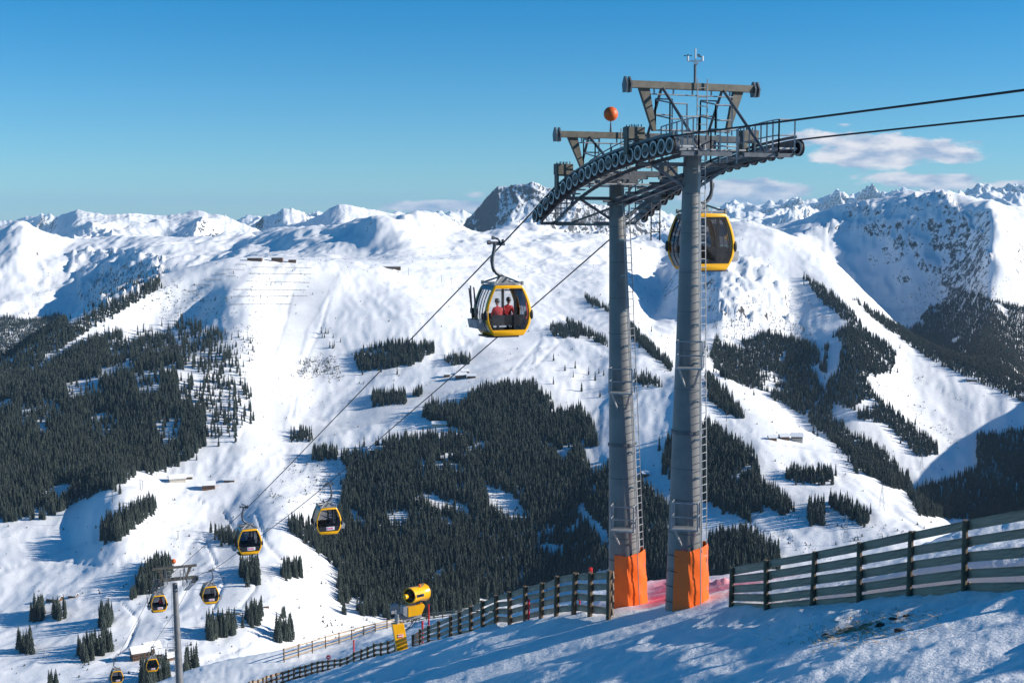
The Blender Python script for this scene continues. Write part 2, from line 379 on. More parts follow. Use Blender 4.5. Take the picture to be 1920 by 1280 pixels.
def soft_poly(PX, PY, poly, w=6):            # 0..1 mask of a pixel polygon with a ragged edge
    jx = vnoise(PX / 14, PY / 14, 71) * w + vnoise(PX / 40, PY / 40, 72) * w; jy = vnoise(PX / 14, PY / 14, 73) * w
    return in_poly(PX + jx, PY + jy, poly).astype(float)
# ---- near hill
PL = lambda x, y: -5.75 - 0.223 * y + 0.30 * x
def plane_line(y, us): return np.array([(u, y, PL(u * y, y)) for u in us])
M1 = [(3400,1000,20),(2400,1060,28),(1920,1098,34),(1808,1108,37),(1704,1118,40),(1611,1130,43),(1522,1138,46),(1437,1146,49),(1370,1144,50),(1290,1150,50),(1150,1157,51.5),(1075,1152,54),(1014,1159,61),(956,1172,67),
      (905,1185,71),(862,1196,80),(823,1205,97),(787,1214,115),(741,1225,130),(702,1236,140),(651,1250,150),(600,1261,156),(540,1276,160),(470,1292,152),(300,1330,150),(0,1400,140),(-900,1500,120)]
M2 = [(3400,900,48),(2400,962,60),(1920,982,72),(1800,1008,70),(1700,1052,66),(1600,1070,68),(1510,1087,70),(1340,1092,72),(1230,1103,75),(1140,1127,80),(1050,1143,115),(950,1147,160),(860,1153,230),(740,1168,255),(640,1194,240),
      (545,1213,220),(480,1227,210),(377,1253,200),(297,1281,195),(150,1330,190),(-900,1450,170)]
_r = sorted((d, at(px, py, d).z - PL(at(px, py, d).x, d)) for px, py, d in M1 if 540 <= px <= 1160)
RY = ([0, 49] + [a for a, b in _r] + [190, 240, 420], [0, 0] + [b for a, b in _r] + [_r[-1][1] - .6, _r[-1][1] - 3, -32])
def hill(x, y): return PL(x, y) + np.interp(y, *RY)
l1, l2 = lines_uz([M1, M2])
ds = l2.copy(); d1 = np.exp(pchip(l1[:, 0], np.log(l1[:, 1]), l2[:, 0])); kk = np.clip((0.05 - l2[:, 0]) / 0.06, 0, 1)
ds[:, 1] = d1 * (1 - kk) + np.maximum(d1, 0.86 * l2[:, 1]) * kk; ds[:, 2] = hill(ds[:, 0] * ds[:, 1], ds[:, 1])
m2 = l2
m3 = m2.copy(); m3[:, 1] = m2[:, 1] * 1.35; m3[:, 2] = m2[:, 2] - 0.58 * (m3[:, 1] - m2[:, 1])
m4 = m2.copy(); m4[:, 1] = 420; m4[:, 2] = -185
m0_ = ds.copy(); m0_[:, 1] = ds[:, 1] * 0.9; m0_[:, 2] = hill(m0_[:, 0] * m0_[:, 1], m0_[:, 1])
near_lines = [m0_, ds, m2, m3, m4]
un = np.concatenate([np.linspace(-0.75, -0.42, 60)[:-1], np.linspace(-0.42, 0.44, 620), np.linspace(0.44, 3.0, 160)[1:]])
yn = np.geomspace(1.6, 420, 620)
Yg, Ug = np.meshgrid(yn, un, indexing='ij'); Xg = Ug * Yg
dsu = np.exp(line_eval(ds, un)[0])[None, :]
Zn = smooth_cols(np.where(Yg < dsu, hill(Xg, Yg), field(near_lines, un, yn, True)), 6)
flat = np.exp(-((Xg - 5.8) ** 2 + (Yg - 52) ** 2) / 60.0)
bump = 0.40 * vnoise(Xg / 15, Yg / 6.0, 1) + (0.26 + 0.12 * np.clip((Yg - 45) / 40, 0, 1) - 0.22 * np.clip((Yg - 95) / 60, 0, 1)) * ridged(Xg / 8.0 + 0.3 * vnoise(Xg / 5, Yg / 5, 15), Yg / (1.9 + Yg / 50), 2) + 0.075 * ridged(Xg / 1.7 + Yg * .2, Yg / 0.8, 3) + 0.06 * vnoise(Xg / 0.7, Yg / 0.45, 4) + 0.03 * vnoise(Xg / 0.25, Yg / 0.2, 5)
wind = 0.5 + 0.5 * vnoise(Xg / 14, Yg / 8, 9)
Zn += (bump - 0.12) * (0.45 + 0.55 * wind) * (1 - 0.6 * flat) * np.clip((Yg - 2) / 6, 0, 1)
PXn, PYn = project(Xg, Yg, Zn)
far_n = np.clip((Yg - 60) / 100, 0, 1); Zn += far_n * (0.35 * vnoise(Xg / 22, Yg / 18, 6))
# a low ploughed bank with clumps along the piste behind the right fence
bank = np.exp(-((PYn - np.interp(PXn, (1330, 1500, 1700), (1096, 1092, 1068))) / 5.0) ** 2) * ((PXn > 1325) & (PXn < 1710) & (Yg > 55))
Zn += bank * (0.10 + 0.22 * np.clip(ridged(Xg / 0.7, Yg / 0.7, 12), 0, 1))
# ploughed snow heaped against the far side of the right fence
fx_ = np.array([(6.9, 50.5), (7.7, 45.8), (8.3, 42.5), (9.25, 40.2), (10.2, 38.2), (11.2, 36.7), (12.0, 34.7), (12.95, 32.7), (14.0, 30.0), (15.0, 26.0)])
fxi = np.interp(Yg, fx_[::-1, 1], fx_[::-1, 0]); sd_ = (Xg - fxi) * 0.95
sst = lambda a, b, v: np.clip((v - a) / (b - a), 0, 1) ** 2 * (3 - 2 * np.clip((v - a) / (b - a), 0, 1))
Zn += 0.40 * sst(0.25, 2.0, sd_) * (1 - sst(5, 12, sd_)) * sst(22, 30, Yg) * (1 - sst(40, 44, Yg))
NEAR = Grid(un, yn, Zn)
pink_tint = (np.exp(-(((PXn - 1250) / 60) ** 2 + ((PYn - 1120) / 42) ** 2)) * 1.1 + np.exp(-(((PXn - 1385) / 95) ** 2 + ((PYn - 1122) / 30) ** 2)) * 1.0 + 0.45 * np.exp(-(((PXn - 1450) / 120) ** 2 + ((PYn - 1100) / 20) ** 2))) * (Yg > 51.5) * (Yg < 90)  # snow tinted pink around the pylon feet and behind the right fence
dq = lambda cx, cy, wx, wy, sl: np.exp(-(((PXn - cx) / wx) ** 2 + ((PYn - cy + sl * (PXn - cx)) / wy) ** 2))
dirt = 0.72 * dq(1625, 1172, 75, 10, 0.16) + 0.62 * dq(1560, 1196, 60, 14, 0.2) + 0.6 * dq(1640, 1195, 45, 12, 0.2) + 0.4 * dq(1460, 1245, 30, 4, 0.1) + 0.45 * dq(1690, 1146, 40, 4, 0.15)
NEAR.build('ski_slope', M['snow_near'], {'pink_tint': np.clip(pink_tint, 0, 1), 'dirt': np.clip(dirt, 0, 1)})
# ---- valley and ski mountain
A = [(-1000,1480,380),(960,1480,380),(3000,1480,380)]
B = [(-1000,1290,1200),(0,1290,1200),(200,1282,1200),(400,1290,1220),(600,1320,1250),(750,1350,1250),(1200,1350,1250),(1500,1320,1200),(1900,1290,1200),(3000,1200,1200)]
C = [(-1000,1160,1500),(0,1160,1500),(150,1145,1500),(300,1130,1500),(450,1120,1500),(560,1150,1500),(640,1195,1500),(750,1220,1480),(1200,1215,1480),(1350,1140,1450),(1500,1115,1450),(1700,1120,1420),(1950,1100,1400),(2200,1020,1400),(3000,900,1400)]
D = [(-1000,1030,1850),(0,990,1850),(120,985,1850),(230,940,1850),(330,965,1880),(420,985,1850),(520,985,1800),(600,1020,1800),(650,1090,1720),(750,1130,1680),(900,1135,1680),(1050,1130,1680),(1130,1075,1700),(1250,1045,1700),(1350,1010,1720),(1450,995,1700),(1600,1000,1660),(1700,1010,1620),(1800,1035,1600),(1950,1035,1600),(2150,900,1650),(3000,760,1700)]
E = [(-1000,880,2150),(0,855,2150),(150,850,2150),(300,850,2150),(380,865,2120),(450,860,2120),(540,860,2150),(640,868,2120),(750,850,2120),(900,848,2120),(1000,850,2120),(1100,830,2150),(1200,745,2320),(1300,705,2450),(1350,712,2450),(1420,755,2320),(1500,812,2180),(1580,850,2080),(1650,895,1980),(1720,948,1880),(1800,1000,1760),(1950,1015,1720),(2150,830,1850),(3000,650,2000)]
Fl = [(-1000,790,2450),(0,745,2450),(150,725,2450),(300,700,2450),(450,705,2450),(520,730,2450),(600,740,2480),(750,725,2480),(900,708,2480),(1000,700,2520),(1100,690,2580),(1200,655,2700),(1280,675,2780),(1350,712,2850),(1420,770,2750),(1500,838,2620),(1600,890,2520),(1700,945,2400),(1800,965,2320),(1950,950,2300),(2150,760,2350),(3000,600,2400)]
G0 = [(-1000,760,2600),(0,728,2560),(100,708,2600),(200,678,2680),(300,645,2800),(380,612,2850),(435,580,2850),(470,574,2860),(520,590,2880),(600,595,2900),(750,590,2900),(900,600,2980),(1050,600,3080),(1150,590,3150),(1230,612,3250),(1300,600,3350),(1360,545,3450),(1430,575,3380),(1500,640,3200),(1580,640,3100),(1650,705,2960),(1720,790,2820),(1800,835,2720),(1950,850,2650),(2150,690,2700),(3000,560,2700)]
G = [(-1000,730,2700),(0,692,2700),(80,640,2780),(167,588,2900),(240,550,3000),(300,521,3100),(367,501,3170),(440,486,3240),(490,484,3260),(560,487,3290),(620,492,3360),(750,500,3500),(900,512,3620),(1050,520,3780),(1130,515,3850),(1180,535,3900),(1230,562,3950),(1290,480,4150),(1340,440,4250),(1385,424,4300),(1440,430,4250),(1492,450,4150),(1567,500,3900),(1623,553,3700),(1670,597,3520),(1713,634,3380),(1747,652,3300),(1830,692,3150),(1920,732,3000),(2150,640,3100),(3000,520,3100)]
H = [(-1000,790,4100),(0,765,4100),(80,735,4200),(170,705,4450),(240,660,4500),(330,572,4500),(420,512,4400),(500,488,4200),(570,486,3950),(640,492,4000),(700,488,4000),(760,470,4100),(850,478,4250),(950,480,4350),(1050,488,4450),(1130,492,4500),(1200,520,4600),(1240,540,4650),(1300,500,4800),(1385,470,5000),(1460,490,4950),(1530,530,4800),(1600,590,4600),(1650,640,4400),(1720,690,4200),(1790,700,4000),(1850,620,4050),(1900,660,3950),(1950,740,3750),(2150,690,3700),(3000,600,3700)]
I = [(-1000,560,5400),(0,570,5100),(60,580,5100),(130,602,5050),(180,592,5000),(230,548,5050),(280,496,5150),(330,480,5250),(420,475,5400),(500,470,5000),(560,480,4350),(600,468,4450),(650,452,4550),(685,432,4600),(705,409,4650),(760,430,4500),(850,448,4800),(950,448,5000),(1050,452,5150),(1130,455,5300),(1200,470,5400),(1240,480,5450),(1300,455,5500),(1385,450,5700),(1460,455,5600),(1500,472,5300),(1530,508,5200),(1600,555,5100),(1680,588,4950),(1755,588,4850),(1815,522,4800),(1862,432,4800),(1900,468,4700),(1950,520,4650),(2000,560,4500),(2150,560,4500),(3000,500,4500)]
J = [(-1000,420,7000),(-60,440,6600),(0,428,6500),(35,418,6400),(80,440,6400),(150,452,6500),(250,446,6600),(350,448,6600),(440,440,6400),(480,444,5900),(560,432,5400),(600,436,5200),(650,422,5000),(685,408,4900),(705,402,4850),(750,405,4950),(790,401,5050),(820,408,5150),(850,423,5300),(900,440,5400),(960,424,5600),(1000,430,5700),(1060,440,5800),(1130,448,5900),(1200,446,6000),(1260,440,6100),(1330,432,6200),(1440,432,6300),(1500,420,6200),(1540,405,6150),(1590,391,6100),(1640,380,6000),(1680,372,5950),(1730,366,5900),(1770,357,5850),(1800,364,5800),(1850,380,5700),(1900,396,5700),(1960,400,5700),(2150,380,5700),(3000,360,5700)]
K = [(px, py + 60, d * 1.22) for (px, py, d) in J]
mid_lines = lines_uz([A, B, C, D, E, Fl, G0, G, H, I, J, K])
um = np.linspace(-0.56, 0.72, 1000); ym = np.geomspace(380, 8200, 560)
Zm = smooth_cols(field(mid_lines, um, ym), 5)
Ym, Um = np.meshgrid(ym, um, indexing='ij'); Xm = Um * Ym
amp = np.clip((Ym - 350) / 500, 0, 1) * (0.62 + 0.38 * np.clip((Ym - 2500) / 2000, 0, 1))
wx = Xm + 60 * vnoise(Xm / 400, Ym / 400, 31); wy = Ym + 60 * vnoise(Xm / 400, Ym / 400, 32)
Zm += amp * (11 * vnoise(wx / 620, wy / 620, 21) + 6.5 * ridged(wx / 260, wy / 520, 22) + 2.8 * vnoise(wx / 150, wy / 230, 23) + 1.8 * ridged(wx / 75, wy / 140, 24))
fine = amp * (0.6 * vnoise(wx / 34, wy / 44, 25) + 1.9 * ridged(wx / 44, wy / 130, 27) + 1.2 * ridged(wx / 19, wy / 50, 28) + 0.7 * vnoise(Xm / 13, Ym / 15, 26)); Zm += fine
hi = np.clip((Ym - 3900) / 900, 0, 1)
Zm += hi * (15 * ridged(wx / 340, wy / 620, 51) + 9 * ridged(wx / 150, wy / 300, 52) + 4.5 * ridged(wx / 62, wy / 120, 53) + 2 * vnoise(wx / 26, wy / 40, 54) - 9)
lft = np.clip(1 - np.abs(Ym - 2850) / 500, 0, 1) * np.clip((-0.18 - Um) / 0.05, 0, 1)
Zm += lft * 15 * ridged((Xm * 0.86 - Ym * 0.5) / 190, (Xm * 0.5 + Ym * 0.86) / 900, 57)
wall = np.clip((Um - 0.235) / 0.03, 0, 1) * np.clip((0.375 - Um) / 0.02, 0, 1) * np.clip((Ym - 4500) / 300, 0, 1)
Zm += wall * (13 * ridged((Xm * .5 + Ym * .86) / 150 + .4 * vnoise(Xm / 300, Ym / 300, 81), (Xm * .86 - Ym * .5) / 700, 82) + 6 * ridged((Xm * .5 + Ym * .86) / 62, (Xm * .86 - Ym * .5) / 300, 83) - 6)
PXm, PYm = project(Xm, Ym, Zm)
rough = np.zeros_like(Zm)
for poly in ([(1500,440),(1590,395),(1700,372),(1770,360),(1830,430),(1860,480),(1800,560),(1700,470),(1600,430)], [(1320,520),(1400,480),(1450,500),(1480,590),(1400,600),(1330,580)], [(130,470),(300,480),(310,520),(200,570),(150,560)]):
    rough = np.maximum(rough, soft_poly(PXm, PYm, poly, 10) * (Ym > 2600))
Zm += rough * (9 * ridged(wx / 110, wy / 220, 41) + 7 * ridged(wx / 46, wy / 90, 42) + 4 * ridged(wx / 20, wy / 34, 43))
MID = Grid(um, ym, Zm)
gy = np.gradient(Zm, axis=0) / np.gradient(Ym, axis=0); gx = np.gradient(Zm, axis=1) / np.gradient(Xm, axis=1)
steep = np.sqrt(gx ** 2 + gy ** 2)
rockA = np.clip((steep - 0.5) / 0.5, 0, 1) * 0.50 + rough * 0.10 + 0.04 * hi
PXm, PYm = project(Xm, Ym, Zm)
scrub = 0.065 + np.zeros_like(Zm)
for (poly, v) in (([(430,600),(500,590),(480,680),(470,760),(400,820),(390,700)], .36), ([(560,660),(640,665),(640,715),(560,715)], .42), ([(550,860),(650,880),(640,960),(560,950),(500,930)], .33), ([(200,560),(340,520),(430,560),(420,620),(300,600)], .36),
                  ([(600,1150),(700,1160),(720,1200),(560,1200)], .30), ([(1330,560),(1500,540),(1560,600),(1530,640),(1340,640)], .33), ([(1620,700),(1750,760),(1790,830),(1700,800)], .30), ([(1360,960),(1500,960),(1700,1000),(1500,1040)], .22),
                  ([(1640,560),(1900,520),(1920,600),(1750,640)], .34), ([(910,905),(1000,970),(930,970)], .36), ([(765,925),(860,950),(820,965)], .38), ([(440,495),(585,500),(575,580),(420,590)], .18), ([(0,560),(60,560),(200,640),(40,660)], .22), ([(1070,950),(1140,1010),(1140,1050),(1090,990)], .33), ([(40,480),(300,500),(220,580),(60,560)], .3)):
    scrub = np.maximum(scrub, soft_poly(PXm, PYm, poly, 12) * v)
piste = np.zeros_like(Zm)
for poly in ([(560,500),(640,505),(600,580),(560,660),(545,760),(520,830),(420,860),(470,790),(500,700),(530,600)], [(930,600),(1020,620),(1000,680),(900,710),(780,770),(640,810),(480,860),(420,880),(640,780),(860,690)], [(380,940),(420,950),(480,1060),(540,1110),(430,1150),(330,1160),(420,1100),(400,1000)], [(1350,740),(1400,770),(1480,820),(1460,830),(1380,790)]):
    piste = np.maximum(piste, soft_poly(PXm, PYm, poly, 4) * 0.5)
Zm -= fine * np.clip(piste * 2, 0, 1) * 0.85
def track(pts, w):                            # a narrow bank or path, given by pixels
    best = np.full(PXm.shape, 1e9)
    for (x1, y1), (x2, y2) in zip(pts[:-1], pts[1:]):
        t = np.clip(((PXm - x1) * (x2 - x1) + (PYm - y1) * (y2 - y1)) / ((x2 - x1) ** 2 + (y2 - y1) ** 2), 0, 1)
        best = np.minimum(best, np.hypot(PXm - x1 - t * (x2 - x1), PYm - y1 - t * (y2 - y1)))
    return np.exp(-(best / w) ** 2)
tr = np.zeros_like(Zm)
for pts in ([(560,770),(640,800),(720,790),(800,760),(880,720),(960,690)], [(690,705),(760,690),(830,670),(880,640)], [(300,900),(420,960),(470,1040),(480,1100),(440,1150),(360,1180),(280,1210)], [(1380,790),(1440,830),(1560,845)], [(560,1130),(520,1170),(440,1220),(380,1240)],
            [(1010,640),(960,700),(1000,690),(1050,640),(1030,610)], [(0,1070),(120,1030),(210,1000)], [(1500,860),(1600,900),(1680,960),(1730,990)], [(720,820),(780,800),(860,800)], [(230,1130),(260,1160),(240,1210),(200,1240)], [(1350,930),(1420,990),(1480,1010)], [(640,505),(618,560),(600,620),(560,700),(548,780)], [(560,500),(535,600),(500,700),(470,790),(420,850)], [(700,600),(800,585),(900,560)], [(860,700),(960,670),(1060,640)], [(480,960),(500,1020),(540,1060)], [(380,1000),(420,1090),(400,1140)], [(100,1050),(200,1060),(300,1030)], [(620,1050),(600,1100),(520,1140)], [(1640,720),(1720,770),(1780,790)], [(1700,700),(1820,760)], [(990,560),(1080,600),(1140,650)]):
    tr = np.maximum(tr, track(pts, 2.0))
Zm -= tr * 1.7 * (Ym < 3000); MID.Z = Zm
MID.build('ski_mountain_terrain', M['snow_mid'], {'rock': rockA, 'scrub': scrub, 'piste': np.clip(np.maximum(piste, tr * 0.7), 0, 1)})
# ---- far ranges: each a ridge with two flanks
def mountain_range(name, crest, dist, depth, slope, jag, seed, rock, rw=1.0, pad=0.0):
    cr = np.array(sorted([((at(px, py, dist).x) / dist, at(px, py, dist).z) for px, py in crest]))
    us = np.linspace(cr[0, 0] - pad, cr[-1, 0] + pad, int(max(160, (cr[-1, 0] - cr[0, 0]) * F / 2.2)))
    ys = dist + np.concatenate([-depth * np.linspace(1, 0, 120)[:-1] ** 1.25, depth * np.linspace(0, 1, 40) ** 1.3])
    Y, U = np.meshgrid(ys, us, indexing='ij'); X = U * Y
    zc = pchip(cr[:, 0], cr[:, 1], us)[None, :]; s = dist / 10000.0
    k_ = us * F; tri = lambda w, sd: 1 - 2.4 * np.abs(vnoise(k_ / w, k_ * 0 + 0.37, sd))
    cn = (jag * dist / F * (6.0 * tri(58, seed + 61) + 3.4 * tri(25, seed + 62) + 1.8 * tri(10, seed + 63) - 2))[None, :]
    wob = (vnoise(us * 9 + seed, us * 0 + seed, seed)[None, :]) * 0.25 * depth * rw
    t = np.abs(Y - dist - wob * (np.abs(Y - dist) / depth > -1)) / depth; base = t * depth * slope
    q = np.clip(0.16 + t * 3.0, 0, 1)
    X0, Y0 = X, Y; X = X + 160 * s * vnoise(X / (600 * s), Y / (600 * s), seed + 7); Y = Y + 160 * s * vnoise(X0 / (600 * s), Y0 / (600 * s), seed + 8)
    rg = lambda a, b, c: 1 - 2.2 * np.abs(vnoise(X / (a * s * rw), Y / (b * s * rw), c)) ** 0.8
    n1 = rg(820, 1500, seed); n2 = rg(380, 640, seed + 1); n3 = rg(170, 280, seed + 2); n4 = rg(78, 120, seed + 3); n5 = vnoise(X / (34 * s), Y / (48 * s), seed + 4)
    n = 190 * n1 + 110 * n2 * (0.6 + 0.4 * n1) + 62 * n3 * (0.6 + 0.4 * n2) + 34 * n4 + 14 * n5 - 90; X, Y = X0, Y0
    Z = zc + cn * np.exp(-t * 9) - base + n * s * jag * q
    gxx = np.gradient(Z, axis=1) / np.gradient(X, axis=1); gyy = np.gradient(Z, axis=0) / np.gradient(Y, axis=0)
    st = np.sqrt(gxx ** 2 + gyy ** 2)
    r = np.clip((st - 0.75) / 0.8, 0, 1) * 0.55 + rock * np.clip(1.2 - t * 2.6, 0, 1)
    g = Grid(us, ys, Z); o = g.build(name, M['snow_far'], {'rock': r, 'scrub': np.zeros_like(Z), 'piste': np.zeros_like(Z)})
    return o
mountain_range('plateau_range', [(-400,430),(20,440),(70,432),(95,415),(115,403),(150,394),(190,400),(250,402),(310,402),(370,396),(400,401),(440,412),(490,432),(540,470)], 9000, 2300, 0.22, 0.36, 3, 0.34)
mountain_range('summit_ridge', [(470,440),(500,432),(560,418),(600,402),(622,388),(640,382),(668,387),(700,392),(740,402),(800,418),(860,430)], 7400, 1500, 0.32, 0.22, 13, 0.18)
mountain_range('blue_peaks', [(380,440),(450,428),(480,414),(505,400),(535,389),(562,394),(585,404),(620,420),(680,440)], 12500, 2400, 0.42, 0.6, 23, 0.30)
mountain_range('rock_massif', [(820,450),(862,424),(880,402),(897,388),(918,358),(935,347),(960,346),(988,344),(1015,350),(1034,357),(1052,374),(1085,380),(1130,382),(1170,402),(1210,418),(1260,440)], 9800, 1700, 0.62, 0.62, 33, 0.52)
mountain_range('far_alps', [(-500,400),(-100,405),(0,412),(30,408),(70,406),(110,410),(200,414),(440,410),(470,404),(520,408),(700,398),(740,402),(790,400),(850,398),(880,402),(1150,404),(1200,398),(1230,394),(1300,402),(1345,394),(1375,386),(1420,384),(1450,378),(1490,371),(1520,376),(1545,366),(1570,357),(1600,362),(1630,352),(1660,356),(1690,349),(1720,358),(1745,362),(1790,366),(1820,358),(1850,349),(1870,356),(1895,348),(1930,352),(2000,358),(2100,350),(2300,362),(2600,360)], 24000, 5200, 0.34, 0.85, 43, 0.16, rw=0.8)
mountain_range('blue_foothills', [(1100,420),(1200,408),(1300,412),(1380,400),(1430,396),(1500,388),(1560,392),(1640,380),(1700,384),(1800,376),(1860,366),(1920,364),(2000,372),(2400,380)], 17000, 3600, 0.34, 0.75, 53, 0.14, rw=0.8)
# far ground sheet below everything, out to the horizon
gs = MB(); gs.add([(-60000, 300, -1150), (60000, 300, -1150), (60000, 90000, -1150), (-60000, 90000, -1150)], [(0, 1, 2, 3)])
M['far_floor'] = mat('valley_floor', (0.5, 0.52, 0.56), 0.8, 0, 0.3, 0.001, coords='Object')
gs.build('valley_floor', M['far_floor'], kind='structure')
# ------------------------------------------------------------------ the cable car line
LD = Vector((-0.378, 0.926, 0)).normalized(); LP = Vector((LD.y, -LD.x, 0)); LO = Vector((6.68, 50, 0))
def LW(p, t, z): return LO + LP * p + LD * t + Vector((0, 0, z))
RT = [(-95,5.0),(-40,3.3),(-19.6,2.92),(-7.4,2.84),(-3.0,2.80),(-1.5,2.71),(0,2.57),(1.5,2.40),(2.7,2.22),(4.6,1.84),(6.3,1.37),(7.6,0.88),(8.9,0.33),(12.5,-1.15),(23.3,-5.5),(41,-12.6),(75.8,-26.4),(99.7,-35.3),(124.7,-44.4),(138,-48.7),(141,-49.9),(144.5,-51.4),(151,-55.0),(179.6,-69.0),(205.9,-82.0),(245,-102.5)]
RTx = [a for a, b in RT]; RTz = [b for a, b in RT]
def zr(t): return float(pchip(RTx, RTz, t))
def rope_dir(t): return (LD * 0.2 + Vector((0, 0, zr(t + 0.1) - zr(t - 0.1)))).normalized()
GA = 2.6
ts = list(np.linspace(-95, -20, 8)) + list(np.linspace(-18, 12, 61)) + list(np.linspace(14, 136, 44)) + list(np.linspace(137, 146, 12)) + list(np.linspace(149, 245, 24))
for p, lab in ((-GA, 'dark steel haul rope on the left, carrying the gondola with skiers'), (GA, 'dark steel haul rope on the right, passing behind both pylon legs')):
    MB().tube([LW(p, t, zr(t)) for t in ts], 0.034, 6).build('haul_rope', M['rope'], smooth=True, label=lab, category='cable')
def frame_at(t):                                  # matrix: x = across, y = along the rope, z = normal
    y = rope_dir(t); x = LP.copy(); z = x.cross(y); return Matrix((x, y, z)).transposed()
# shared sheave meshes
def wheel_meshes():
    R = Matrix.Rotation(math.pi / 2, 3, 'Y')
    tyre = MB().lathe((0,0,0), [(0.17,-0.055),(0.285,-0.055),(0.285,-0.03),(0.262,0.0),(0.285,0.03),(0.285,0.055),(0.17,0.055)], 22, R)
    ring = MB()
    for s in (-1, 1): ring.lathe((0,0,0), [(0.20,s*0.056),(0.268,s*0.056),(0.268,s*0.066),(0.20,s*0.066)], 22, R)
    hub = MB().lathe((0,0,0), [(0.001,-0.10),(0.06,-0.10),(0.06,-0.075),(0.205,-0.07),(0.205,0.07),(0.06,0.075),(0.06,0.10),(0.001,0.10)], 18, R)
    for k in range(6):
        a = k * math.pi / 3; hub.box((0, 0.13 * math.cos(a), 0.13 * math.sin(a)), (0.11, 0.03, 0.03))
    out = []
    for mb, nm, m in ((tyre, 'tyre', 'black'), (ring, 'liner', 'rubber_ring'), (hub, 'hub', 'black')):
        me = mb.mesh(nm); me.materials.append(M[m]); me.shade_smooth(); me.set_sharp_from_angle(angle=math.radians(35)); out.append(me)
    return out
WHEEL = wheel_meshes()
def put(me, name, parent, matrix):
    o = bpy.data.objects.new(name, me); COL.objects.link(o); o.parent = parent
    m = matrix.copy(); m.translation = m.translation - WL[parent]; o.matrix_local = m; WL[o] = WL[parent].copy(); return o
def sheave_train(root, p, side, t0, t1, n):
    """side -1: left line. A beam with hung wheels; wheel (> liner, hub)"""
    tt = np.linspace(t0, t1, n)
    beam = MB()
    for a, b in zip(tt[:-1], tt[1:]):
        A_ = LW(p - side * 0.17, a, zr(a) - 0.16); B_ = LW(p - side * 0.17, b, zr(b) - 0.16); beam.bar(A_, B_ + (B_ - A_) * 0.02, 0.07, 0.30)
        A_ = LW(p - side * 0.30, a, zr(a) - 0.42); B_ = LW(p - side * 0.30, b, zr(b) - 0.42); beam.bar(A_, B_ + (B_ - A_) * 0.02, 0.10, 0.22)
        A_ = LW(p - side * 0.10, a, zr(a) + 0.10); B_ = LW(p - side * 0.10, b, zr(b) + 0.10); beam.bar(A_, B_ + (B_ - A_) * 0.02, 0.04, 0.10)
    for t in tt[::2]: beam.bar(LW(p - side * 0.32, t, zr(t) - 0.44), LW(p - side * 0.02, t, zr(t) - 0.29), 0.08)
    b_ = beam.build('sheave_beam', M['steel'], root)
    for k in range(1, n - 3, 5):                  # outer rocker plates joining pairs of wheels
        a, b = tt[k + 1], tt[k + 2]
        MB().bar(LW(p + side * 0.10, a - 0.12, zr(a - 0.12) - 0.29), LW(p + side * 0.10, b + 0.12, zr(b + 0.12) - 0.29), 0.03, 0.15).build('rocker_plate', M['dark_plastic'], b_)
    for t in tt:
        c = LW(p, t, 0) ; fm = frame_at(t); c.z = zr(t); c = c - (fm @ Vector((0, 0, 1))) * 0.295
        mt = fm.to_4x4(); mt.translation = c
        w = put(WHEEL[0], 'wheel', b_, mt)
        l = bpy.data.objects.new('wheel_face', WHEEL[1]); COL.objects.link(l); l.parent = b_; ml_ = mt.copy(); ml_.translation = mt.translation - WL[b_]; l.matrix_local = ml_
        h = bpy.data.objects.new('wheel_hub', WHEEL[2]); COL.objects.link(h); h.parent = b_; h.matrix_local = ml_
    return b_
def ladder(mb, pts, side, w=0.36, rr=0.022, step=0.3):
    side = Vector(side).normalized() * (w / 2); a, b = Vector(pts[0]), Vector(pts[1]); n = int((b - a).length / step)
    for s in (-1, 1): mb.tube([a + side * s, b + side * s], rr, 5)
    for k in range(1, n): q = a.lerp(b, k / n); mb.tube([q - side, q + side], rr * 0.7, 4)
def rail(mb, pts, h=1.0, r=0.024, post_every=1, mid=(0.5,)):
    for i, q in enumerate(pts):
        if i % post_every == 0 or i == len(pts) - 1: mb.bar(q, Vector(q) + Vector((0, 0, h)), 0.05, 0.05)
    for lv in (1.0, *mid): mb.tube([Vector(q) + Vector((0, 0, h * lv)) for q in pts], r, 5)
ZB2 = float(NEAR.z(6.68, 50)); 
l1b = LW(0, 5.0, 0); l1b.z = float(NEAR.z(l1b.x, l1b.y))
TW = thing('lift_pylon', (6.68, 50, ZB2), 'tall grey twin-legged cable car pylon with orange padding at its feet', 'pylon')
# -- legs
def leg(base, top, rb, rt, segs, name):
    base = Vector(base) - Vector((0, 0, 0.8)); top = Vector(top); ax = (top - base)
    pts = [base.lerp(top, k / 24) for k in range(25)]
    l = MB().tube(pts, [rb + (rt - rb) * k / 24 for k in range(25)], 28).build(name, M['leg'], TW, smooth=True)
    bands = MB(); L_ = ax.length; axn = ax.normalized()
    for f, w, ex in segs:
        q = base.lerp(top, f); r = rb + (rt - rb) * f
        MB().tube([q - axn * w / 2, q + axn * w / 2], r + ex, 28).build('flange', M['steel'], l, smooth=True)
    return l, base, top
segs = [(0.06, .03, .006), (0.125, .03, .006), (0.20, .04, .008), (0.27, .03, .006), (0.335, .03, .006), (0.41, .12, .055), (0.50, .025, .006), (0.58, .025, .006), (0.66, .025, .006), (0.74, .025, .006), (0.82, .025, .006), (0.90, .025, .006)]
legs = []
top2 = LW(0, 0.0, 2.75); top1 = LW(0, 6.2, 1.5)
for base, top, rb, rt in (((6.60, 50.0, ZB2), top2, 0.74, 0.29), (l1b, top1, 0.73, 0.30)):
    l, b_, t_ = leg(base, top, rb, rt, segs, 'leg'); legs.append((l, b_, t_, rb, rt))
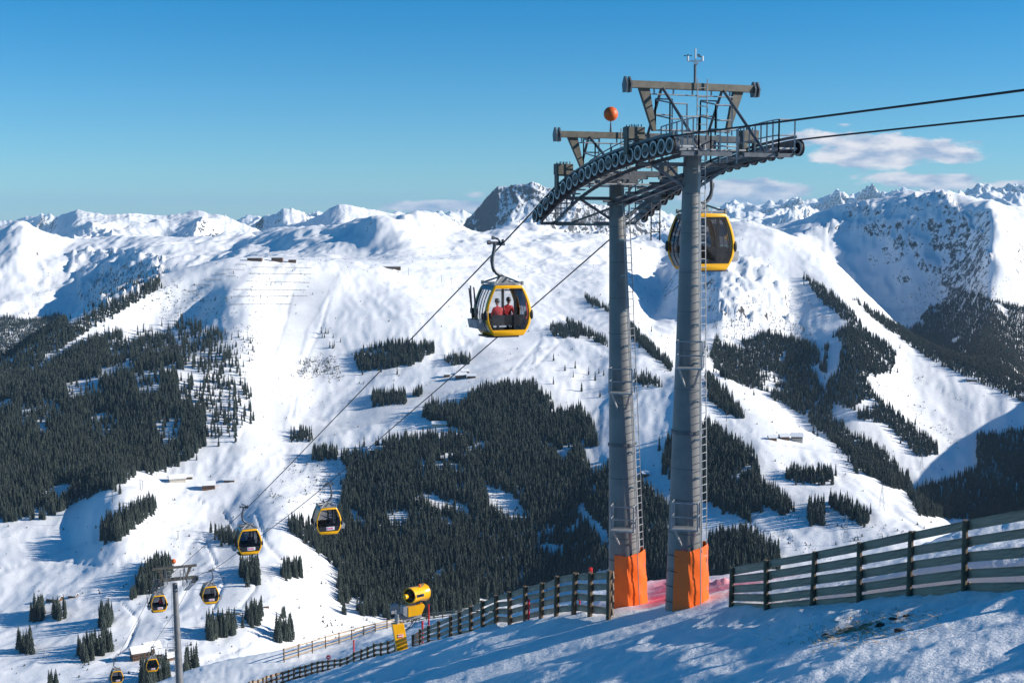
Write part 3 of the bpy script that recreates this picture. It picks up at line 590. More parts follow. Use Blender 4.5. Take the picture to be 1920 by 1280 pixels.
# -- ladders, platforms, pads on each leg
for (l, b_, t_, rb, rt), plats in zip(legs, ((0.215, 0.545), (0.225, 0.53))):
    lad = MB(); dr = Vector((0.80, -0.60, 0)); tang = Vector((0.60, 0.80, 0))
    def surf(f, ex=0.16): return b_.lerp(t_, f) + dr * (rb + (rt - rb) * f + ex)
    ladder(lad, (surf(0.02), surf(1.0)), tang, 0.38)
    for f in np.linspace(0.05, 0.97, 16): lad.bar(surf(f, -0.05), surf(f, 0.0), 0.04, 0.04)
    lad.build('ladder', M['galv'], TW)
    lad2 = MB(); lad2.tube([surf(0.02, 0.22) - tang * 0.4, surf(1.0, 0.22) - tang * 0.4], 0.02, 5)
    for f in np.linspace(0.08, 0.95, 12):
        q = surf(f, 0.10) - tang * 0.25; lad2.bar(q, q - dr * 0.2, 0.05, 0.07)
    lad2.build('cable_conduit', M['galv'], TW)
    for f in plats:
        c = b_.lerp(t_, f); r = rb + (rt - rb) * f; q0 = c + Vector((-0.55 * r, -0.85 * r, 0)); pf = MB()
        x = Vector((0.97, -0.25, 0)); y = Vector((-0.25, -0.97, 0))
        o_ = q0 + y * 0.02 - x * 0.15
        pf.prism([o_, o_ + x * 0.95, o_ + x * 0.95 + y * 0.62, o_ + y * 0.62], (0, 0, 0.06))
        cs = [o_, o_ + y * 0.62, o_ + x * 0.95 + y * 0.62, o_ + x * 0.95]
        rail(pf, [Vector(k) for k in cs], 1.05, 0.026)
        pf.bar(o_ + y * 0.55 + x * 0.1, c + Vector((-0.3 * r, -0.9 * r, -0.75)), 0.06); pf.bar(o_ + y * 0.55 + x * 0.85, c + Vector((0.3 * r, -0.9 * r, -0.75)), 0.06)
        pf.build('service_platform', M['galv'], TW)
    # padding: a quilted wrap with its edge toward the viewer
    f0 = 0.8 / (t_ - b_).length; zb = b_.z + 0.8
    c = b_.lerp(t_, f0); pad = MB(); H_ = 2.22; rows = 18; prof = [(-0.52, -0.60), (0.02, -0.98), (0.10, -0.97), (0.62, -0.74), (0.92, -0.28), (0.86, 0.25), (0.55, 0.70), (0.30, 0.72), (0.62, 0.2), (0.66, -0.25), (0.40, -0.60), (0.0, -0.70), (-0.40, -0.52)]
    sub = []
    for i in range(len(prof)):
        a, b = prof[i], prof[(i + 1) % len(prof)]; m_ = 4 if i < 7 else 1
        for k in range(m_): sub.append((a[0] + (b[0] - a[0]) * k / m_, a[1] + (b[1] - a[1]) * k / m_))
    vs = []; ns = len(sub)
    for r_ in range(rows + 1):
        h = H_ * r_ / rows; cc = b_.lerp(t_, f0 + h / (t_ - b_).length); sc = 1.0 - 0.055 * h + 0.02
        for k, (x, y) in enumerate(sub):
            w = 0.014 * math.sin(7 * h + 3.1 * k * 0.25) + 0.008 * math.sin(19 * h + k * .9 + h * h) + random.uniform(-.004, .004)
            top_tilt = 0.20 * max(0, x) * (r_ / rows)
            vs.append((cc.x + x * (sc + w), cc.y + y * (sc + w), zb + 0.02 + h + top_tilt - 0.35 * (1 - r_ / rows)))
    fs = [(r_ * ns + k, r_ * ns + (k + 1) % ns, (r_ + 1) * ns + (k + 1) % ns, (r_ + 1) * ns + k) for r_ in range(rows) for k in range(ns)]
    pad.add(vs, fs).build('padding', M['orange'], TW, smooth=True, label='glossy orange protective padding strapped round the leg')
    st = MB()
    for h in (0.15, 0.75, 1.35, 1.95):
        cc = b_.lerp(t_, f0 + h / (t_ - b_).length); r = rb * (1 - 0.02 * h)
        st.tube([cc + Vector((math.cos(a) * (r + .012), math.sin(a) * (r + .012), 0.05 * math.sin(2 * a))) for a in np.linspace(math.radians(95), math.radians(262), 12)], 0.012, 4)
    st.build('strap', M['black'], TW)
# -- heads: crossarm, yoke, inclined plates, braces, gear boxes
def head(t, zc, zy, zw, half=2.76, scale=1.0):
    ca = MB().bar(LW(-2.6 * scale, t, zc - .1), LW(2.6 * scale, t, zc - .1), 0.36, 0.24)
    ca.bar(LW(-0.9, t, zc - 0.32), LW(0.9, t, zc - 0.32), 0.5, 0.34); ca.build('crossarm', M['steel'], TW, bevel=0.015)
    tt = MB(); tt.bar(LW(-1.4, t, zc + 0.19), LW(1.4, t, zc + 0.19), 0.5, 0.04); tt.build('deck_plate', M['galv'], TW)
    yk = MB().bar(LW(-half + .1, t, zy), LW(half - .1, t, zy), 0.22, 0.26).build('yoke_beam', M['yoke'], TW, bevel=0.01)
    for s in (-1, 1):
        for dx in (0.0, 0.17):
            MB().prism([LW(s * (half - dx), t - .14, zy - .30), LW(s * (half - dx), t + .14, zy - .30), LW(s * (half - dx), t + .20, zy + .0), LW(s * (half - dx), t + .05, zy + .27), LW(s * (half - dx), t - .05, zy + .27), LW(s * (half - dx), t - .20, zy + .0)], LP * (s * 0.06)).build('lifting_eye', M['steel'], yk)
    hk = MB()
    for p in np.linspace(-1.6, 1.6, 5): hk.bar(LW(p, t, zy - .13), LW(p, t, zy - .3), 0.06)
    hk.tube([LW(-1.75, t, zy - .33), LW(1.75, t, zy - .33)], 0.025, 5); hk.build('hanging_rail', M['galv'], yk)
    for s in (-1, 1):
        MB().prism([LW(s * 2.2, t, zy - .12), LW(s * 1.78, t, zy - .12), LW(s * 1.48, t, zc + .15), LW(s * 1.62, t, zc + .15)], LD * 0.16).build('inclined_post', M['yoke'], TW)
        br = MB()
        br.tube([LW(s * 1.28, t, zy - .05), LW(s * 1.28, t - 2.9, zw(t - 2.9))], 0.055, 8); br.tube([LW(s * 1.28, t, zy - .05), LW(s * 1.28, t + 1.7, zw(t + 1.7) + .2)], 0.055, 8)
        br.build('brace', M['steel'], TW)
        # hanger gear at the end of the crossarm
        hg = MB(); hg.box(LW(s * 2.42, t, zc + .05), (0.65, 0.5, 0.42), Matrix.Rotation(math.atan2(LP.y, LP.x), 3, 'Z')); 
        for k in (-.2, -.07, .07, .2):
            for d_ in (-.2, .2): hg.bar(LW(s * (2.42 + k), t + d_, zc + .2), LW(s * (2.42 + k), t + d_, zc + .36), 0.035)
        hg.bar(LW(s * 2.72, t, zc + .28), LW(s * 2.72, t, zr(t) - .25), 0.08, 0.28, up=LD); hg.bar(LW(s * 2.2, t, zc), LW(s * 2.25, t, zr(t) - .5), 0.16, 0.4, up=LD)
        hg.build('hanger_box', M['yoke'], TW)
zwalk = lambda t: zr(t) - 0.42
head(0.0, 3.05, 4.86, zwalk); head(6.2, 1.95, 3.42, zwalk)
# -- sheave trains
sheave_train(TW, -GA, -1, -3.1, 8.75, 21); sheave_train(TW, GA, 1, -3.1, 8.75, 21)
# -- catwalks: stringers, steps, railings
for s in (-1, 1):
    pin, pout = s * 1.62, s * 2.28; tt = np.linspace(-3.3, 8.9, 38); st = MB()
    for p in (pin, pout):
        for a, b in zip(tt[:-1], tt[1:]): st.bar(LW(p, a, zwalk(a) - .12), LW(p, b, zwalk(b) - .10), 0.05, 0.14 if p == pin else 0.06)
    for t in (-3.2, 0, 3, 6.2, 8.8): st.bar(LW(s * 0.25, t, zwalk(t) - .15), LW(pout, t, zwalk(t) - .15), 0.09, 0.14)
    for t in (0, 6.2): st.bar(LW(s * 0.1, t, zwalk(t) - 1.1), LW(pin, t, zwalk(t) - .2), 0.08, 0.10)
    st.build('catwalk_stringer', M['steel'], TW)
    for t in np.arange(-3.1, 8.9, 0.5):
        MB().bar(LW(pin, t, zwalk(t) + .10), LW(pout + s * .14, t, zwalk(t) + .10), 0.30, 0.06).build('catwalk_step', M['galv'], TW)
    up = MB(); rail(up, [LW(pin, t, zwalk(t)) for t in np.linspace(-3.3, -0.6, 8)], 1.1, 0.026); rail(up, [LW(pin, -3.3, zwalk(-3.3)), LW(pout, -3.3, zwalk(-3.3))], 1.1, 0.026)
    up.build('railing', M['galv'], TW)
    up = MB(); rail(up, [LW(pin, t, zwalk(t)) for t in np.linspace(0.8, 5.4, 8)], 1.1, 0.024, 2); up.build('railing', M['steel'], TW)
    up = MB(); rail(up, [LW(pin, t, zwalk(t)) for t in np.linspace(7.0, 8.8, 4)], 1.0, 0.024, 1); up.build('railing', M['steel'], TW)
    # struts from the lower leg to the end of the catwalk
    q = MB(); q.bar(LW(s * 0.2, 6.2, zwalk(8.8) - .2), LW(pin, 8.7, zwalk(8.8) - .2), 0.09); q.bar(LW(s * 0.2, 6.2, zwalk(8.8) + .5), LW(pin * .8, 8.0, zwalk(8.8) - .15), 0.08)
    q.build('strut', M['steel'], TW)
# deck between the lines, cages and ladders on top of the heads
for t, zc, zy in ((0.0, 3.05, 4.86), (6.2, 1.95, 3.42)):
    dk = MB(); dk.bar(LW(-1.6, t - .75, zc - .55), LW(1.6, t - .75, zc - .55), 0.9, 0.05); dk.bar(LW(-1.6, t + .8, zc - .6), LW(1.6, t + .8, zc - .6), 0.8, 0.05); dk.build('head_deck', M['galv'], TW)
    cg = MB()
    for p in (-1.0, 0.9):
        rail(cg, [LW(p - .35, t + .35, zc + .2), LW(p + .35, t + .35, zc + .2)], 1.15, 0.03); rail(cg, [LW(p - .35, t - .75, zc + .0), LW(p + .35, t - .75, zc + .0)], 1.1, 0.03)
        rail(cg, [LW(p - .35, t + .35, zc + .2), LW(p - .35, t - .75, zc + .0)], 1.12, 0.028)
    ladder(cg, (LW(0.32, t - .18, zc - .9), LW(0.32, t - .18, zy + .28)), LP, 0.42, 0.026)
    cg.build('ladder_cage', M['galv'], TW)
bx = MB(); rail(bx, [LW(0.25, -0.95, 2.05), LW(0.95, -0.95, 2.05), LW(0.95, -1.6, 2.0), LW(0.25, -1.6, 2.0), LW(0.25, -0.95, 2.05)], 1.2, 0.03); bx.build('gate_frame', M['galv'], TW)
tie = MB()
for p in (-.35, .35): tie.bar(LW(p, 0, 1.6), LW(p, 6.2, 0.6), 0.14, 0.16)
for a in np.linspace(0.6, 5.6, 6): tie.bar(LW(-.9, a, 1.6 - a * .161), LW(.9, a, 1.6 - a * .161), 0.07, 0.09)
tie.build('tie_beam', M['steel'], TW)
ml = MB(); ladder(ml, (LW(1.15, 4.9, -.9), LW(1.15, 4.9, .9)), LP, 0.4, 0.03); ml.build('hanging_ladder', M['steel'], TW)
# -- marker ball and weather station
bq = LW(-0.28, 6.2, 0); bp = MB(); bp.tube([bq + Vector((0, 0, 3.35)), bq + Vector((0, 0, 3.9))], [.06, .03], 8); bp.tube([bq + Vector((0, 0, 3.9)), bq + Vector((0, 0, 4.2))], .02, 6)
bpo = bp.build('ball_mast', M['steel'], TW)
bc = at(1146, 214, bq.y)
prof = [(0.001, -.30)] + [(0.30 * math.cos(a), 0.30 * math.sin(a)) for a in np.linspace(-1.5, 1.5, 15)] + [(0.001, .30)]
MB().lathe((bq.x, bq.y, bc.z), prof, 24).build('marker_ball', M['ball'], bpo, smooth=True)
wq = LW(0.10, 0, 0); ws = MB().tube([wq + Vector((0, 0, 4.9)), wq + Vector((0, 0, 5.72))], 0.05, 8).build('weather_mast', M['steel'], TW)
w2 = MB(); w2.tube([wq + Vector((0, 0, 5.7)), wq + Vector((0, 0, 6.25))], 0.03, 6); w2.bar(wq + Vector((-.27, 0, 5.8)), wq + Vector((.27, 0, 5.8)), 0.05); w2.box(wq + Vector((0.03, 0, 5.74)), (.16, .1, .14))
for s in (-.27, .27): w2.tube([wq + Vector((s, 0, 5.8)), wq + Vector((s, 0, 5.98))], .04, 8)
w2.build('sensor_arm', M['white'], ws)
w3 = MB()
for k in range(3):
    a = k * 2.1 + .4; e = wq + Vector((-.27 + .13 * math.cos(a), .13 * math.sin(a), 6.0)); w3.bar(wq + Vector((-.27, 0, 6.0)), e, .015); w3.lathe(e, [(0.001, -.035), (.035, 0), (0.001, .035)], 8)
w3.build('cup_anemometer', M['black'], ws)
w4 = MB(); w4.prism([wq + Vector((.05, 0, 6.05)), wq + Vector((.16, 0, 6.05)), wq + Vector((.22, 0, 5.96)), wq + Vector((.34, 0, 5.99)), wq + Vector((.2, 0, 5.93)), wq + Vector((.1, 0, 5.95))], (0, .02, 0)); w4.build('wind_vane', M['grey_shell'], ws)
# ------------------------------------------------------------------ lower pylon
tb = LW(0, 138.2, 0); tb.z = float(NEAR.z(tb.x, tb.y))
T2 = thing('lift_pylon', tb, 'small distant single-legged cable car pylon with orange ball, at lower left', 'pylon')
lp = MB().tube([tb - Vector((0, 0, 1.5)), LW(0, 141, zr(141) - .2)], [0.60, 0.33], 20).build('leg', M['leg_dark'], T2, smooth=True)
l2 = MB(); dr = Vector((-0.75, -0.66, 0)); ladder(l2, (tb + dr * 0.75, LW(0, 141, zr(141)) + dr * .5), (0.66, -0.75, 0), 0.4, 0.025, 0.4); l2.build('ladder', M['galv'], T2)
q = tb.lerp(LW(0, 141, zr(141)), 0.42); pf = MB(); pf.box(q + Vector((-.75, -.5, 0)), (.9, .8, .06)); rail(pf, [q + Vector((-1.2, -.9, 0)), q + Vector((-.3, -.9, 0)), q + Vector((-.3, -.1, 0))], 1.05, .03); pf.build('service_platform', M['galv'], T2)
zt = zr(141)
c2 = MB().bar(LW(-2.9, 141, zt + .35), LW(2.9, 141, zt + .35), .5, .4); c2.build('crossarm', M['yoke'], T2)
y2 = MB().bar(LW(-3.0, 141, zt + 2.0), LW(3.0, 141, zt + 2.0), .28, .3); y2.build('yoke_beam', M['yoke'], T2)
for s in (-1, 1):
    MB().prism([LW(s * 2.4, 141, zt + 1.9), LW(s * 1.9, 141, zt + 1.9), LW(s * 1.5, 141, zt + .5), LW(s * 1.7, 141, zt + .5)], LD * .2).build('inclined_post', M['yoke'], T2)
    b3 = MB(); b3.tube([LW(s * 1.3, 141, zt + 1.9), LW(s * 1.3, 138.6, zr(138.6) - .6)], .06, 6); b3.tube([LW(s * 1.3, 141, zt + 1.9), LW(s * 1.3, 143, zr(143) - .4)], .06, 6); b3.build('brace', M['steel'], T2)
    sheave_train(T2, s * GA, s, 137.6, 144.6, 10)
    w = MB(); 
    for a, b in zip(np.linspace(137.6, 144, 8)[:-1], np.linspace(137.6, 144, 8)[1:]): w.bar(LW(s * 1.95, a, zr(a) - .95), LW(s * 1.95, b, zr(b) - .95), .7, .06)
    rail(w, [LW(s * 1.6, a, zr(a) - .95) for a in np.linspace(137.6, 144, 6)], 1.1, .03); w.build('catwalk', M['galv'], T2)
    cg = MB(); rail(cg, [LW(s * .7, 140.3, zt + .5), LW(s * 1.2, 140.3, zt + .5)], 1.2, .03); cg.build('ladder_cage', M['galv'], T2)
cg = MB(); ladder(cg, (LW(.9, 140.7, zt), LW(.9, 140.7, zt + 2.1)), LP, .45, .03); cg.build('ladder', M['galv'], T2)
bm_ = MB().tube([LW(-.1, 141, zt + 2.0), LW(-.1, 141, zt + 2.6)], .04, 6).build('ball_mast', M['steel'], T2)
MB().lathe(LW(-.1, 141, zt + 2.85), [(r * 1.12, h * 1.12) for r, h in prof], 20).build('marker_ball', M['ball'], bm_, smooth=True)
# ------------------------------------------------------------------ gondolas
HW = [(0.0, .70), (.05, .76), (.14, .84), (.30, .95), (.50, 1.05), (.75, 1.105), (.95, 1.11), (1.20, 1.065), (1.45, .985), (1.65, .90), (1.82, .815), (1.95, .74), (2.03, .67), (2.06, .60)]
def prof_pts(inset=0.0, zb=0.0, zt=0.0):
    hs = [h for h, w in HW]; ws = [w for h, w in HW]; H_ = hs[-1]; out = []
    for h, w in HW:
        hh = zb + (h / H_) * (H_ - zb - zt); out.append((float(np.interp(hh, hs, ws)) - inset, hh))
    return [(-w, h) for w, h in out] + [(w, h) for w, h in reversed(out)]
def make_gondola(sd, sticker=True):
    """sd -1: hanger, basket and skis on the left. Origin at the rope; cabin hangs below; -y looks uphill."""
    R = []; gm = 'glass' if (not sticker and sd < 0) else 'glass_dark'
    CZ = -3.72; L2 = 0.82                       # cabin bottom; half length
    def add(mb, name, m, par=None, smooth=False): R.append((mb, name, m, par, smooth)); return len(R) - 1
    outer = prof_pts(); inner = prof_pts(0.115, 0.23, 0.13); n = len(outer)
    for s, nm in ((-1, 'front_frame'), (1, 'rear_frame')):
        y0, y1 = s * L2, s * (L2 - 0.15); ym_ = s * (L2 + 0.035); mb = MB()
        vs = []
        for pts, y in ((outer, y1), (outer, y0), (prof_pts(0.05, .08, .06), ym_), (inner, ym_), (inner, y1)): vs += [(x, y, CZ + h) for x, h in pts]
        fs = [(r_ * n + k, r_ * n + (k + 1) % n, (r_ + 1) * n + (k + 1) % n, (r_ + 1) * n + k) for r_ in range(4) for k in range(n)]
        mb.add(vs, fs); k = add(mb, nm, 'yellow', None, True)
        g = MB(); vs = [(x, s * (L2 - .01 + .03 * (1 - (x / 1.1) ** 2)), CZ + h) for x, h in prof_pts(0.105, 0.22, 0.12)]; g.add(vs, [tuple(range(n))]); add(g, 'end_window', gm)
        # inner dark mask round the pane, and the low coloured band
        b = MB(); b.box((0, s * (L2 - .055), CZ + 1.86), (1.36, .03, .05)); b.box((.33, s * (L2 - .07), CZ + 1.1), (.13, .03, 1.6)); add(b, 'window_bar', 'dark_plastic')
        for e in (-1, 1):
            bu = MB(); bu.lathe((e * 1.10, s * (L2 - .03), CZ + .85), [(0.01, -.20), (.07, -.18), (.10, -.08), (.10, .08), (.07, .18), (.01, .20)], 12); add(bu, 'bumper', 'black', None, True)
    # side shells: lower panel, two door leaves with glass, roof edge
    hs = np.array([h for h, w in HW]); ws = np.array([w for h, w in HW])
    for s in (-1, 1):
        def strip(h0, h1, ya, yb, inset, m, nm, k=8):
            mb = MB(); vs = []
            for h in np.linspace(h0, h1, k):
                w = float(np.interp(h, hs, ws)) - inset
                vs += [(s * w, ya, CZ + h), (s * w, yb, CZ + h), (s * (w - .03), ya, CZ + h), (s * (w - .03), yb, CZ + h)]
            fs = []
            for i in range(k - 1):
                a = i * 4; fs += [(a, a + 1, a + 5, a + 4), (a + 2, a + 6, a + 7, a + 3), (a, a + 4, a + 6, a + 2), (a + 1, a + 3, a + 7, a + 5)]
            fs += [(0, 2, 3, 1), (4 * k - 4, 4 * k - 3, 4 * k - 1, 4 * k - 2)]
            mb.add(vs, fs); return add(mb, nm, m, None, True)
        def pane(h0, h1, ya, yb, k=8):
            mb = MB(); vs = []
            for h in np.linspace(h0, h1, k): w = float(np.interp(h, hs, ws)) - .03; vs += [(s * w, ya, CZ + h), (s * w, yb, CZ + h)]
            mb.add(vs, [(i * 2, i * 2 + 1, i * 2 + 3, i * 2 + 2) for i in range(k - 1)]); add(mb, 'side_window', gm, None, True)
        strip(0, .12, -L2 + .14, L2 - .14, .01, 'yellow', 'side_sill', 4); strip(1.86, 2.06, -L2 + .14, L2 - .14, .01, 'grey_shell', 'roof_edge', 4)
        for ya, yb in ((-.68, -.65), (-.35, -.30), (-.02, .02), (.30, .35), (.65, .68)): strip(.12, 1.86, ya, yb, .0, 'dark_plastic', 'door_post', 10)
        for ya, yb in ((-.65, -.35), (-.30, -.02), (.02, .30), (.35, .65)):
            strip(.12, .62, ya, yb, .02, 'grey_shell', 'door_panel', 6); pane(.62, 1.86, ya, yb)
    fl = MB(); fl.box((0, 0, CZ + .02), (1.36, 1.58, .06)); add(fl, 'floor', 'dark_plastic')
    sk = MB(); sk.prism([(-.95, -.55, CZ - .07), (-.5, -.8, CZ - .07), (.5, -.8, CZ - .07), (.5, .8, CZ - .07), (-.5, .8, CZ - .07), (-.95, .55, CZ - .07)] if sd < 0 else [(.95, .55, CZ - .07), (.5, .8, CZ - .07), (-.5, .8, CZ - .07), (-.5, -.8, CZ - .07), (.5, -.8, CZ - .07), (.95, -.55, CZ - .07)], (0, 0, .06)); add(sk, 'landing_skid', 'dark_plastic')
    se = MB()
    for s in (-1, 1): se.box((0, s * .52, CZ + .46), (1.5, .38, .10)); se.box((0, s * .70, CZ + .68), (1.5, .06, .34))
    add(se, 'bench', 'dark_plastic')
    rf = MB(); ou = [(x, h) for x, h in outer if h > 1.93]; rf.prism([(x, -L2 + .15, CZ + h) for x, h in ou], (0, 2 * L2 - .30, 0)); add(rf, 'roof', 'grey_shell')
    rr_ = MB()
    for s in (-1, 1):
        rr_.tube([(-.68, s * .80, CZ + 2.13), (.68, s * .80, CZ + 2.13)], .035, 6)
        for e in (-1, 1): rr_.box((e * .66, s * .78, CZ + 2.14), (.10, .12, .16)); rr_.tube([(e * .6, s * .78, CZ + 2.14), (0, 0, CZ + 2.42)], .04, 6)
        rr_.tube([(s * .66, -.78, CZ + 2.13), (s * .66, .78, CZ + 2.13)], .03, 6)
    add(rr_, 'roof_frame', 'grey_shell')
    br = MB(); br.prism([(-.32, -.2, CZ + 2.06), (.32, -.2, CZ + 2.06), (.1, -.2, CZ + 2.40), (-.1, -.2, CZ + 2.40)], (0, .06, 0)); br.prism([(-.32, .14, CZ + 2.06), (.32, .14, CZ + 2.06), (.1, .14, CZ + 2.40), (-.1, .14, CZ + 2.40)], (0, .06, 0)); add(br, 'hanger_bracket', 'grey_shell')
    ar = MB(); ap = [(sd * .36, 0, .02), (sd * .40, 0, -.26), (sd * .46, 0, -.52), (sd * .48, 0, -.78), (sd * .42, 0, -1.00), (sd * .28, 0, -1.18), (sd * .12, 0, -1.28), (0, 0, -1.31)]
    tt_ = np.linspace(0, 7, 22); xs = [float(np.interp(t, range(8), [a[0] for a in ap])) for t in tt_]; zs = [float(np.interp(t, range(8), [a[2] for a in ap])) for t in tt_]
    ar.tube([(x, 0, z) for x, z in zip(xs, zs)], [0.075] * 22, 10); add(ar, 'hanger_arm', 'steel', None, True)
    ca = MB(); ca.box((sd * .50, 0, -.62), (.12, .10, .16)); ca.tube([(sd * .46, 0, -.55), (sd * .56, 0, -.70), (sd * .50, 0, -1.0), (sd * .42, 0, -1.15)], .018, 5); add(ca, 'damper', 'dark_plastic')
    gr = MB(); gr.box((sd * .16, 0, .02), (.46, .16, .14)); gr.box((0, 0, .0), (.12, .42, .11)); gr.tube([(sd * .1, 0, .05), (sd * .62, 0, .07)], .055, 8); gr.lathe((sd * .64, 0, .07), [(.02, -.07), (.09, -.07), (.09, .07), (.02, .07)], 12, Matrix.Rotation(math.pi / 2, 3, 'Y'))
    gr.tube([(sd * .1, 0, .1), (sd * .25, -.1, .22), (sd * .42, 0, .27)], .04, 6); gr.lathe((sd * .45, 0, .27), [(.02, -.05), (.07, -.05), (.07, .05), (.02, .05)], 12, Matrix.Rotation(math.pi / 2, 3, 'Y')); gr.lathe((0, -.1, .12), [(.02, -.04), (.09, -.04), (.09, .04), (.02, .04)], 12, Matrix.Rotation(math.pi / 2, 3, 'Y'))
    add(gr, 'grip', 'steel')
    bk = MB()
    for y0 in (-.52, .02):
        bk.prism([(sd * 1.12, y0, CZ + .30), (sd * 1.42, y0, CZ + .30), (sd * 1.50, y0, CZ + .66), (sd * 1.12, y0, CZ + .66)], (0, .50, 0))
    bk.box((sd * 1.10, 0, CZ + .5), (.08, 1.1, .08)); add(bk, 'ski_basket', 'galv')
    if sticker:
        st = MB(); st.box((.12, -L2 - .036, CZ + .46), (.72, .012, .26)); k = add(st, 'advert_panel', 'white')
        gl = MB(); x = -.18
        for w_, g_ in ((.07, 0), (.05, 0), (.03, 0), (.06, 1), (.05, 0), (.06, 0), (.05, 0), (.07, 0)): x += w_ * .5 + .008 + .02 * g_; gl.box((x, -L2 - .045, CZ + .46), (w_ * .72, .008, .13)); x += w_ * .5
        add(gl, 'advert_lettering', 'pink'); 
        gl = MB(); gl.box((-.18, -L2 - .045, CZ + .46), (.05, .008, .22)); add(gl, 'advert_edge', 'blueprint')
        ob = MB(); ob.prism([(-.86, -L2 - .03, CZ + .62), (.86, -L2 - .03, CZ + .62), (.80, -L2 - .03, CZ + .26), (-.80, -L2 - .03, CZ + .26)], (0, .012, 0)); add(ob, 'lower_band', 'dark_plastic')
    nb = MB()
    for x in (-.045, .03): nb.box((x, -L2 - .02, CZ + .11), (.025, .012, .07)); nb.box((x + .02, -L2 - .02, CZ + .135), (.03, .012, .018))
    add(nb, 'cabin_number', 'dark_plastic')
    return R
def skis(sd):
    R = []
    for y, tilt in ((-.35, -.10), (-.22, -.06), (.22, -.12), (.30, -.02)):
        mb = MB(); mb.bar((sd * 1.32, y, -3.72 + .40), (sd * (1.42 - tilt), y - .05, -3.72 + 2.05 - abs(tilt)), .10, .03, up=(1, 0, 0)); mb.box((sd * 1.37, y, -3.72 + 1.0), (.10, .14, .22)); R.append((mb, 'ski', 'dark_plastic', None, False))
    return R
GM = {}
def gondola(key, sd, t, label, extra=(), sticker=True, swing=0.0):
    if key not in GM:
        GM[key] = []
        for mb, nm, m, par, sm in make_gondola(sd, sticker) + (skis(sd) if 'skis' in key else []):
            me = mb.mesh(nm); me.materials.append(M[m])
            if sm: me.shade_smooth(); me.set_sharp_from_angle(angle=math.radians(45))
            GM[key].append((me, nm))
    o = thing('gondola_cabin', LW(sd * GA, t, zr(t)), label, 'gondola', 'gondola cabins on the cable car line')
    o.rotation_euler = (0, swing, math.atan2(-LD.x, LD.y))
    o.scale = (1, 1, 1.1)
    for me, nm in GM[key]:
        c = bpy.data.objects.new(nm, me); COL.objects.link(c); c.parent = o
    return o
G1 = gondola('left_skis_plain', -1, 12.5, 'yellow gondola with two red-jacketed passengers and skis in its rack', sticker=False)
G2 = gondola('right_plain', 1, 3.7, 'yellow gondola partly hidden behind the right-hand pylon leg', sticker=False)
G3 = gondola('right', 1, 66.0, 'yellow gondola in front of the dark spruce forest', )
G4 = gondola('left', -1, 74.0, 'yellow gondola with a dark-clothed passenger, over the snowy slope left of the forest')
G5 = gondola('right', 1, 128.0, 'small yellow gondola hanging just right of the lower pylon')
G6 = gondola('left_skis', -1, 138.5, 'small yellow gondola hanging from the left side of the lower pylon')
G7 = gondola('right', 1, 192.0, 'tiny yellow gondola beside the chalets below the lower pylon')
G8 = gondola('left', -1, 200.5, 'lowest yellow gondola, at the bottom edge left of the lower pylon')
